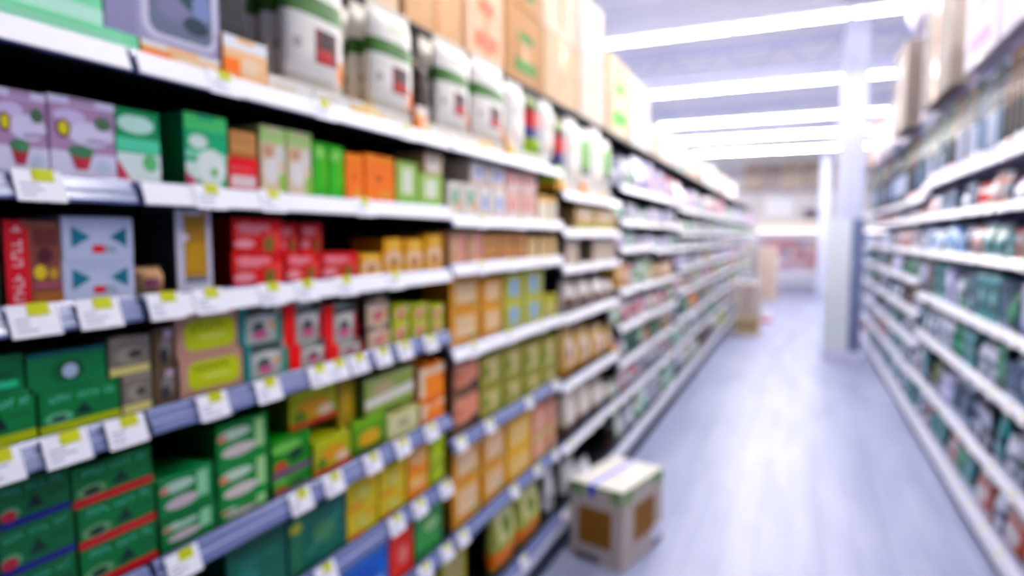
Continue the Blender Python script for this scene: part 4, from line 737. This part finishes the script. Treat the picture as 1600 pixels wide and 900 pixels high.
def fill(side, y0, hs, bay, pal, kinds, n_per, r, first=1, last=None, hscale=(.62, .9), forced={}):
    n = len(hs)
    for i in range(first - 1, n if last is None else last):
        z = hs[i] + .0215
        room = (hs[i - 1] - .06 - z) if i else .32
        y = y0 + .012; i_n = 0
        while y < y0 + BAYLEN - .06:
            ws = BAYLEN / n_per * r.uniform(.75, 1.25)
            words, kind = r.choice(pal[min(i, len(pal) - 1)]), r.choice(kinds)
            f = forced.get((i + 1, i_n))
            if f: words, kind = f[0], f[1]; ws = f[2] if len(f) > 2 else ws
            ws = round(min(ws, y0 + BAYLEN - .012 - y), 2)
            if kind in ('glass_jar', 'tin_can'): ws = .11
            if ws < .05 or y + ws > y0 + BAYLEN - .004: break
            h = round(max(.06, room * r.uniform(*hscale)), 2)
            v = r.randrange(3); v = f[3] if f and len(f) > 3 else v; rep = 1 if f else r.choice((1, 1, 2))
            for q in range(rep):
                if y + ws > y0 + BAYLEN - .004: break
                goods(side, y, ws, z, h, kind, words, v, bay, SHELFWORD[8 if i == n - 1 else i + 1], .03, 0)
                y += ws + .006
            i_n += 1
LP = [['white and green', 'lilac and white', 'pink and white', 'grey and white'], ['lilac and white', 'white and green', 'grey and white', 'mint and white'], ['lilac and white', 'grey and white', 'white and red', 'mint and white'],
      ['amber', 'white and green', 'grey and white', 'lilac and white', 'white and red'], ['white and green', 'pink and white', 'grey and white', 'lime and white', 'white and red'], ['orange and yellow', 'white and green', 'grey and white', 'dark green', 'beige and brown'],
      ['mint and white', 'dark green', 'white and red', 'grey and white'], ['white and green', 'mint and white', 'lime and white', 'brown and black', 'grey and white']]
r = random.Random(11)
for k in range(4, 18):
    y0, hs = LEFT[k]
    forced = {}
    if k == 4: forced = {(4, 0): ('amber', 'snack_box', .34), (6, 0): ('orange and yellow', 'snack_pouch', .2), (5, 0): ('white and green', 'snack_pouch'), (5, 1): ('pink and white', 'snack_pouch'), (7, 0): ('mint and white', 'snack_pouch')}
    fill(-1, y0, hs, ORD[k + 1] + ' left bay', LP, ['snack_pouch', 'snack_box', 'snack_pouch', 'tin_can'] if k < 8 else ['snack_pouch', 'snack_box'], (5 if k < 6 else (3.6 if k < 9 else (2.6 if k < 13 else 2.0))), r, forced=forced)
RP = [['black and silver'], ['slate and white', 'rust and grey', 'black and silver', 'navy and slate', 'lavender', 'white and red'], ['sky blue', 'dark teal', 'lavender', 'rust and grey', 'slate and white', 'navy and slate'], ['lavender', 'dark green', 'navy and slate', 'slate and white', 'brown and black', 'dark teal'],
      ['dark teal', 'slate and white', 'navy and slate', 'black and silver', 'lavender', 'dark green', 'brown and black'], ['navy and slate', 'olive and black', 'slate and white', 'lavender', 'dark teal', 'black and silver'], ['rust and grey', 'dark teal', 'lavender', 'slate and white'], ['slate and white', 'lavender', 'dark teal', 'white and red']]
r = random.Random(5)
for k in range(8):
    y0, hs = RIGHT[k]
    forced = {}
    if k == 0: forced = {(7, 0): ('lavender', 'snack_pouch', .30), (7, 1): ('slate and white', 'snack_pouch', .30), (7, 2): ('rust and grey', 'snack_pouch', .34, 0), (7, 3): ('slate and white', 'snack_pouch', .18), (3, 3): ('rust and grey', 'snack_box', .12), (3, 2): ('dark teal', 'snack_box', .1)}
    if k == 1: forced = {(7, 0): ('rust and grey', 'snack_pouch', .34, 0), (7, 1): ('dark teal', 'snack_pouch', .3), (7, 2): ('dark green', 'snack_pouch', .26), (4, 2): ('dark green', 'snack_pouch', .25)}
    fill(1, y0, hs, ORD[k + 1] + ' right bay', RP, ['snack_pouch', 'snack_pouch', 'snack_box', 'glass_jar'], (5.5 if k < 2 else (4.5 if k < 4 else 3)), r, first=2, forced=forced, hscale=(.66, .92))
    # tall bottles along the top shelf, behind a low row of small packs at the edge
    z = hs[0] + .0215; y = y0 + .02; j = 0; step = .115 if k < 4 else .2
    while y + .1 < y0 + BAYLEN:
        words = r.choice(['olive and black', 'brown and black', 'black and silver', 'navy and slate', 'olive and black', 'brown and black', 'black and silver'])
        goods(1, y, .105, z, .655 if k < 3 else .75, 'sauce_bottle', words, 0, ORD[k + 1] + ' right bay', 'top shelf', .11, 0)
        y += step
    if k < 4:
        y = y0 + .03
        while y + .12 < y0 + BAYLEN:
            goods(1, y, .12, z, r.choice((.07, .08, .09)), 'snack_pouch', r.choice(['pink and white', 'white and red', 'lavender', 'grey and white']), 2, ORD[k + 1] + ' right bay', 'top shelf', .02, 0)
            y += .15

# ---- big cartons stored above both runs
def big_carton(side, y, w, z, h, d, back, a, b_, desc, logo=None, tape='B98A58', where=''):
    m1 = CARD(a, b_); bx = MB(); bx.box(0, 0, 0, w, d, h - .003, m1, c=.006)
    bx.box(0.004, -.001, h * .5, w - .004, 0, h * .503, mat(tape))
    o = bx.build('cardboard_carton')
    for x0, x1 in ((.003, w / 2 - .002), (w / 2 + .002, w - .003)):
        t = MB(); t.box(x0, .003, h - .0028, x1, d - .003, h, m1); t.build('top_flap', o)
    t = MB(); t.box(w * .46, -.0015, 0.0, w * .54, -.0005, h - .02, mat(tape, .3)); t.build('packing_tape', o)
    if logo:
        t = MB()
        t.box(w * .2, -.0028, h * .15, w * .8, -.0016, h * .32, mat(logo, .6)); t.box(w * .3, -.0028, h * .55, w * .7, -.0016, h * .68, mat(logo, .6)); t.build('printed_mark', o)
    place(o, side, y, w, z, back)
    tag(o, desc, 'carton', 'cartons stored on top of the %s run' % ('left' if side < 0 else 'right'))
    return o
ZL = 2.6605
rows = [  # near end, width, height, colours, logo, description
 (1.30, .33, .50, 'C08A52', 'CE9A60', None, 'amber brown carton, first on the left storage deck'), (1.68, .42, .42, 'DDBE96', 'E6CAA4', None, 'pale tan carton, second on the left storage deck'),
 (2.14, .46, .42, 'C89A66', 'D4A878', None, 'mid brown carton, third on the left storage deck'), (2.64, .40, .42, 'E2B48E', 'ECC4A0', 'D88A74', 'pinkish tan carton with red marks on the left deck'),
 (3.08, .50, .40, 'B07C46', 'BC8A52', '5A8A44', 'darker brown carton with green marks on the left deck'), (3.62, .62, .40, 'CCAC84', 'D8BC96', None, 'light tan carton, sixth on the left storage deck'),
 (4.30, .60, .44, 'DCC8B6', 'E4D2C2', None, 'whitish carton, seventh on the left storage deck'), (5.0, .7, .62, 'D0BA96', 'DAC6A8', '5CB84A', 'beige carton with green marks on the left deck'),
 (5.8, .7, .60, 'E0DAD6', 'E8E2DE', None, 'white carton, ninth on the left storage deck'), (7.0, .8, .36, 'D8C4B4', 'E4D4C8', None, 'greyish tan carton, tenth on the left storage deck'),
 (8.2, .8, .34, 'EEE8E8', 'F6F2F2', '58B060', 'white carton with green marks on the left deck'), (9.6, .9, .36, 'D4BCA8', 'E0CCBC', None, 'dull tan carton, twelfth on the left storage deck'), (11.2, .9, .36, 'ECE6E8', 'F4F0F2', None, 'white carton, thirteenth on the left storage deck'),
 (13.0, 1.0, .36, 'DCC8BC', 'E6D6CC', None, 'pale tan carton, fourteenth on the left deck'), (15.2, 1.0, .36, 'E6E0E4', 'F0ECF0', None, 'white carton, farthest on the left storage deck')]
for y, w, h, a, c, lg, desc in rows: big_carton(-1, y, w, ZL, h, .42, .23, a, c, desc, lg)
big_carton(-1, 3.06, .48, ZL + .4005, .40, .40, .23, 'B8864E', 'C4945C', 'brown carton with green marks, upper row on the left deck', '5A8A5A')
big_carton(-1, 3.60, .60, ZL + .4005, .42, .40, .23, 'D2BCA0', 'DCC8B0', 'whitish tan carton, upper row on the left deck')
big_carton(-1, 4.28, .55, ZL + .4405, .40, .40, .23, 'DCCAC4', 'E4D4CE', 'pinkish white carton, upper row on the left deck')
big_carton(-1, 2.12, .44, ZL + .4205, .40, .40, .23, 'D8B488', 'E0C098', 'tan carton, nearest of the upper row on the left deck')
big_carton(-1, 2.60, .42, ZL + .4205, .40, .40, .23, 'CC9C68', 'D8AC7C', 'orange brown carton, upper row on the left deck', 'D88A74')
ZR = 2.9805
big_carton(1, 3.75, 1.0, ZR, .62, .50, .04, '9C96A6', 'A8A2B2', 'pale grey carton, nearest on the right storage deck')
big_carton(1, 4.80, .85, ZR, .62, .50, .04, 'A09AA4', 'ACA6B0', 'pale grey carton, second on the right storage deck', 'D07AA0')
big_carton(1, 5.95, 1.2, ZR, .90, .42, .0, '6A5E58', '766A62', 'dark taupe carton, third on the right storage deck')
big_carton(1, 7.95, .95, ZR, .90, .26, -.04, '70645C', '7A6E66', 'tall taupe carton, fourth on the right storage deck', None, '8A5058')
big_carton(1, 7.5, .38, ZR, .82, .42, .1, 'BCB8CA', 'C6C2D2', 'white carton wedged between two taupe cartons')
big_carton(1, 12.0, .5, ZR, .70, .22, .0, '9A8078', 'A68C84', 'small brown carton, farthest on the right storage deck')
big_carton(1, 9.3, .9, ZR, .55, .40, .02, 'DAD2D8', 'E4DEE4', 'whitish carton, fifth on the right storage deck')
big_carton(1, 10.6, .9, ZR, .45, .40, .02, 'CFC6CC', 'DCD4DA', 'pale carton, sixth on the right storage deck')
for y, z, w, h, d, back, ds, desc in ((7.06, ZR + .9005, .8, .46, .35, -.10, dict(b='E0DAE2', s='D4CEDA', p=[('r', .1, .2, .9, .6, 'EAE6EE')]), 'slumped white sack on the tall taupe carton'), (6.3, ZR + .9005, .7, .25, .3, .02, dict(b='20283A', s='1C2232', p=[('r', 0, .2, 1, .5, '2C3446')]), 'black sack on the dark taupe carton')):
    o = pouch('storage_sack', ds, w, h, d, .6, .6); place(o, 1, y, w, z, back); tag(o, desc, 'sack')

# ------------------------------------------------------------------ cartons on the floor
def floor_carton():
    w, d, h = .47, .47, .452
    root = empty('delivery_carton', (-.875, 3.30, 0), R(158))
    m1 = noisy('pale_cardboard', 'C4B8AE', 'D2C8BE', 12, .75, (1, 1, 5)); g = mat('6FA05A', .6); br = mat('8A6238', .6); brd = mat('6E4E2C', .6)
    ext = [Vector((0, 0)), None]
    # local frame: corner at the origin, x along the face on the left in view, y along the face on the right
    b = MB(); b.box(0, 0, 0, w, d, h - .004, m1, c=.004); b.build('carton_body', root)
    for x0, x1 in ((.002, w / 2 - .002), (w / 2 + .002, w - .002)):
        pass
    mt = noisy('pale_lid', 'E4DED8', 'EEE9E4', 9, .7)
    for y0, y1 in ((.002, d / 2 - .001), (d / 2 + .001, d - .002)):
        b = MB(); b.box(.002, y0, h - .0035, w - .002, y1, h, mt); b.build('top_flap', root)
    return root, w, d, h, g, br, brd
def face_quad(b, face, w, d, u0, v0, u1, v1, h, mt, t=.0012, off=.0004):
    """a thin printed panel on one of the two faces that meet at the local origin"""
    if face == 'x': b.box(u0 * w, -off - t, v0 * h, u1 * w, -off, v1 * h, mt)
    else: b.box(-off - t, u0 * d, v0 * h, -off, u1 * d, v1 * h, mt)
w, d, h = .50, .335, .452
root = empty('delivery_carton', (-.822, 3.29, 0), R(76))
tag(root, 'pale cardboard carton with blue tape and brown squares on the floor', 'carton')
m1 = noisy('pale_cardboard', 'BFB2A8', 'CCC0B6', 12, .75, (1, 1, 5)); g = mat('6FA05A', .6); br = mat('9A7440', .6); brd = mat('866236', .6)
b = MB(); b.box(0, 0, 0, w, d, h - .004, m1, c=.004); b.build('carton_body', root)
mt = noisy('pale_lid', 'EAE4DC', 'F4EFE8', 9, .7)
for y0, y1 in ((.002, d / 2 - .001), (d / 2 + .001, d - .002)):
    b = MB(); b.box(.002, y0, h - .0038, w - .002, y1, h, mt); b.build('top_flap', root)
for f, u0, v0, u1, v1 in (('y', .20, .23, .83, .71), ('x', .26, .27, .78, .74)):
    b = MB(); face_quad(b, f, w, d, u0, v0, u1, v1, h, br)
    for k in range(5): face_quad(b, f, w, d, u0 + .08 * (u1 - u0), v0 + (v1 - v0) * (.14 + .16 * k), u1 - .08 * (u1 - u0), v0 + (v1 - v0) * (.20 + .16 * k), h, brd, .0004, .0018)
    b.build('brown_square', root)
for f in 'xy':
    b = MB()
    face_quad(b, f, w, d, .01, .955, .99, .988, h, g)
    for u0, u1, v in ((.06, .13, .80), (.15, .22, .86), (.78, .86, .82), (.89, .96, .86)): face_quad(b, f, w, d, u0, v, u1, .953, h, g)
    b.build('green_print', root)
b = MB(); face_quad(b, 'y', w, d, .42, .03, .9, .11, h, mat('5E5C60', .6)); b.build('handling_mark', root)
b = MB(); face_quad(b, 'x', w, d, .72, .10, .99, .30, h, mat('F0F0FA', .5)); face_quad(b, 'x', w, d, .74, .02, .99, .095, h, mat('8A8A92', .6)); b.build('shipping_label', root)
bl = mat('1E48E0', .5)
b = MB(); b.box(-.003, d * .555, h + .0004, w - .01, d * .605, h + .0012, bl); b.box(-.0032, d * .52, h * .86, -.0022, d * .64, h + .0012, mat('1458D0', .35)); b.build('blue_tape', root)

o = MB(); m1 = noisy('grey_cardboard', 'A89A94', 'B6A8A0', 10, .8); o.box(0, 0, 0, .45, .42, .62, m1, c=.006); o = o.build('storage_carton')
for x0, x1 in ((.004, .222), (.228, .446)):
    t = MB(); t.box(x0, .004, .6205, x1, .416, .6235, mat('E6E2E6', .6)); t.build('top_flap', o)
t = MB(); t.box(.2, -.002, .02, .25, -.0005, .6, mat('9A8A80', .4)); t.build('packing_tape', o)
o.location = (-1.08, 12.5, .3505); tag(o, 'grey brown carton stacked on a beige carton in the aisle', 'carton', 'cartons standing far down the aisle')
o = MB(); m1 = noisy('beige_cardboard', 'B09A78', 'C0AA88', 10, .8); o.box(0, 0, 0, .45, .42, .347, m1, c=.006); o = o.build('storage_carton')
t = MB(); t.box(.004, .004, .3475, .446, .416, .35, m1); t.build('top_flap', o)
t = MB(); t.box(.08, -.002, .1, .2, -.0005, .25, mat('7A6A48', .6)); t.box(.26, -.002, .1, .38, -.0005, .25, mat('7A6A48', .6)); t.build('printed_mark', o)
o.location = (-1.08, 12.5, 0); tag(o, 'beige carton on the floor under a grey brown carton', 'carton', 'cartons standing far down the aisle')
o = MB(); m1 = noisy('tan_cardboard', 'C8B4A4', 'D6C4B6', 8, .8); o.box(0, 0, 0, .5, .5, 1.5, m1, c=.01); o = o.build('storage_carton')
t = MB(); t.box(.004, .004, 1.5005, .496, .496, 1.505, mat('E0D4CC', .6)); t.build('top_flap', o)
t = MB(); t.box(.22, -.003, .05, .28, -.0005, 1.45, mat('B89E88', .4)); t.build('packing_tape', o)
o.location = (-1.06, 19.5, 0); tag(o, 'tall tan carton standing at the far end of the aisle', 'carton', 'cartons standing far down the aisle')
o = MB(); o.box(0, 0, 0, .22, .3, .2, mat('EFEAF0', .6), c=.004); o = o.build('storage_carton'); t = MB(); t.box(.0, -.002, .0, .22, -.0005, .07, mat('C8484E', .5)); t.build('printed_band', o)
t = MB(); t.box(.003, .003, .2005, .217, .297, .2035, mat('F4F0F4', .6)); t.build('top_flap', o)
o.location = (-.72, 14.6, 0); tag(o, 'small white carton with red band behind the stacked cartons', 'carton', 'cartons standing far down the aisle')

# ------------------------------------------------------------------ column
root = empty('support_column', (.665, 10.62, 0)); tag(root, 'white square column with grey and white guard panels', 'column')
cm = mat('C8CADC', .6)
b = MB(); b.box(-.17, -.02, 0, .17, .32, CEIL - .001, cm, c=.012); b.build('shaft', root)
b = MB(); b.box(-.31, -.10, 0, .02, -.025, 2.08, mat('DADEE2', .6), c=.006); b.build('white_guard_panel', root)
b = MB(); b.box(.025, -.10, 0, .19, -.025, 2.08, mat('78809A', .6), c=.006); b.build('grey_guard_panel', root)
b = MB(); b.box(-.33, -.12, 0, .21, -.101, .14, mat('D8D8EA', .5), c=.004); b.build('kick_strip', root)
root = empty('support_column', (.66, 22.0, 0)); tag(root, 'slim white column far behind the guarded column', 'column')
b = MB(); b.box(-.15, -.15, .02, .15, .15, CEIL - .001, cm, c=.01); b.build('shaft', root)
b = MB(); b.box(-.2, -.2, 0, .2, .2, .02, cm); b.build('base_plate', root)

# ------------------------------------------------------------------ strip lights
TUBE = emit('lit_tube', (1.0, .975, .95), TUBE_POWER)
HS = mat('E8E8F2', .5)
ZT = EYE + 2.39
XE = 2.9
for i, y in enumerate(STRIPS):
    root = empty('strip_light', (0, y, ZT))
    tag(root, 'long white fluorescent strip across the aisle, %s from the camera' % ORD[i + 1], 'ceiling light', 'fluorescent strips under the roof')
    b = MB(); b.box(-5.72, -.05, .04, XE, .05, .085, HS, c=.006)
    for q in (-1, 1):
        for e in (0, .004): b.poly([(-5.72, q * (.048 + e), .045), (XE, q * (.048 + e), .045), (XE, q * (.080 + e), .012), (-5.72, q * (.080 + e), .012)], HS)
    b.build('housing', root)
    for x in (-5, -2.5, 0, 2.5):
        b = MB(); b.tube((x, 0, .085), (x, 0, CEIL - ZT - .045), .008, HS, 6); b.build('suspension_rod', root)
    for k in range(7):
        x = -5.686 + 1.222 * k
        b = MB(); b.tube((x + .035, 0, 0), (x + 1.187, 0, 0), .026, TUBE, 8); b.build('tube', root)
    for k in range(8):
        x = -5.686 + 1.222 * k
        b = MB(); b.box(x - .034, -.024, -.024, x + .034, .024, .038, mat('B8BACC', .6), c=.004); b.build('lamp_holder', root)

# ------------------------------------------------------------------ far end: lit display case and stock above it
root = empty('display_refrigerator', (0, 25.6, 0)); tag(root, 'lit white refrigerated case across the far end of the aisle', 'refrigerator')
wm = mat('ECEAF2', .4)
b = MB(); b.box(-3.2, 0, .02, 3.2, .9, .45, wm, c=.02); b.build('base_cabinet', root)
b = MB(); b.box(-3.2, .85, .45, 3.2, .95, 2.05, wm); b.build('back_panel', root)
b = MB(); b.box(-3.2, .15, 2.05, 3.2, .95, 2.42, mat('F6ECE2', .5), c=.02); b.build('canopy', root)
b = MB(); b.tube((-3.2, -.05, .42), (3.2, -.05, .42), .16, wm, 14); b.build('bumper', root)
b = MB(); b.box(-3.2, .03, 0, 3.2, .06, .2, mat('3E4A56', .6)); b.build('kick_plate', root)
for z in (.78, 1.12, 1.46, 1.78):
    s = MB(); s.box(-3.2, .28, z - .02, 3.2, .85, z, mat('D8D4E2', .4)); s = s.build('shelf', root)
    t = MB(); t.box(-3.2, .262, z - .03, 3.2, .278, z + .015, mat('F4F2FA', .4)); t.build('price_channel', s)
b = MB(); b.tube((-3.1, .3, 2.02), (3.1, .3, 2.02), .02, emit('case_lamp', (1.0, .93, .90), 2.2), 8); b.build('case_lamp', root)
r = random.Random(3); n = 0
for lev, z in enumerate((.451, .7805, 1.1205, 1.4605)):
    x = -1.25; k = 0
    while x < 1.3:
        w = r.uniform(.2, .3); c = r.choice(['C88AA4', 'E2B4C6', 'D0607A', 'F0DCE6', 'B8A0C8', 'E6C0B8', 'C04858'])
        o = MB(); hh = r.uniform(.16, .24); o.box(0, 0, 0, w, .2, hh, mat(c, .4), c=.02); o = o.build('meat_tray')
        t = MB(); t.box(w * .2, -.003, hh * .3, w * .6, -.0005, hh * .7, mat('F6F2F4', .5)); t.build('sticker', o)
        o.location = (x, 25.95, z); k += 1
        tag(o, 'pink wrapped tray in the far case, %s shelf, %s from the left' % (('lowest', 'second', 'third', 'top')[lev], ORD[k]), 'food tray', 'wrapped trays in the far refrigerated case')
        x += w + .02
root = tag(empty('wall_sign', (-.75, 26.9, 2.55)), 'bright blank white wall panel above the refrigerated case', 'sign')
b = MB(); b.box(-.5, 0, 0, .5, .08, .75, mat('FAFAFF', .5), c=.01); b.build('panel', root)
b = MB(); b.box(-.52, -.01, -.02, .52, -.001, 0, mat('D0D0DE', .5)); b.build('frame', root)
root = tag(empty('wall_sign', (.52, 26.9, 2.5)), 'small dark framed wall sign above the refrigerated case', 'sign')
b = MB(); b.box(-.42, 0, 0, .42, .06, .35, mat('8A8090', .6), c=.01); b.build('panel', root)
b = MB(); b.box(-.44, -.01, .35, .44, .06, .37, mat('D0C8D0', .5)); b.build('frame', root)
b = MB(); b.box(0, 0, 0, 7.0, .6, .05, mat('C8C2CC', .5)); 
for k in range(8): b.box(k * .99, .5, -.3, k * .99 + .04, .6, 0, mat('C8C2CC', .5))
o = b.build('storage_deck'); o.location = (-3.5, 26.38, 3.55); tag(o, 'high storage deck on the far wall carrying brown cartons', 'storage shelf')
for k, (a, c) in enumerate([('C4AE9C', 'D0BCAC'), ('B0A09C', 'BCAEAA'), ('C8B4A0', 'D4C2B0'), ('BCA898', 'C8B6A8'), ('C0AC98', 'CCBAA8'), ('B4A09A', 'C0AEA8')]):
    o = MB(); h = (1.0, .95, 1.02, .98, 1.0, .94)[k]; o.box(0, 0, 0, .62, .5, h, CARD(a, c), c=.01); o = o.build('cardboard_carton')
    t = MB(); t.box(.28, -.004, .02, .34, -.0005, h - .02, mat('9A8878', .4)); t.build('packing_tape', o)
    o.location = (-2.0 + .66 * k, 26.42, 3.601); tag(o, 'brown carton on the far wall deck, %s from the left' % ORD[k + 1], 'carton', 'cartons on the far wall deck')

# ------------------------------------------------------------------ labels that single each packet out
import collections
byk = collections.defaultdict(list)
for e in REG: byk[(e[1], e[3], e[4])].append(e)
tot = collections.Counter(e[1] for e in REG)
for (desc, bay, shelf), es in byk.items():
    ys = sorted({round(e[5], 2) for e in es})
    cols = []                                              # near-to-far columns
    for yv in ys:
        if not cols or yv - cols[-1] > .045: cols.append(yv)
    for e in es:
        o = e[0]; ci = max(i for i, c in enumerate(cols) if e[5] >= c - .012)
        mates = [q for q in es if max(i for i, c in enumerate(cols) if q[5] >= c - .012) == ci]
        lev = sorted({round(q[6], 3) for q in mates}); dp = sorted({q[7] for q in mates})
        pos = []
        if len(lev) > 1: pos.append({2: ['lower', 'upper'], 3: ['bottom', 'middle', 'top']}.get(len(lev), ['lower'] * 9)[lev.index(round(e[6], 3))])
        if len(dp) > 1: pos.append(['front', 'second back', 'third back', 'rearmost'][e[7]])
        if len(cols) > 1: pos.append(ORD[ci + 1] + ' along')
        if tot[desc] == 1: lab = '%s on the %s, %s' % (desc, shelf, bay)
        else:
            if len(cols) > 1 and len(desc.split()) + len(pos) < 8: pos[-1] = ORD[ci + 1] + ' from near end'
            lab = ', '.join([desc] + ([' '.join(pos)] if pos else []) + ['%s, %s' % (shelf, bay)])
        tag(o, lab, e[2], (desc + ' facings, ' + bay) if len(es) > 1 else None)
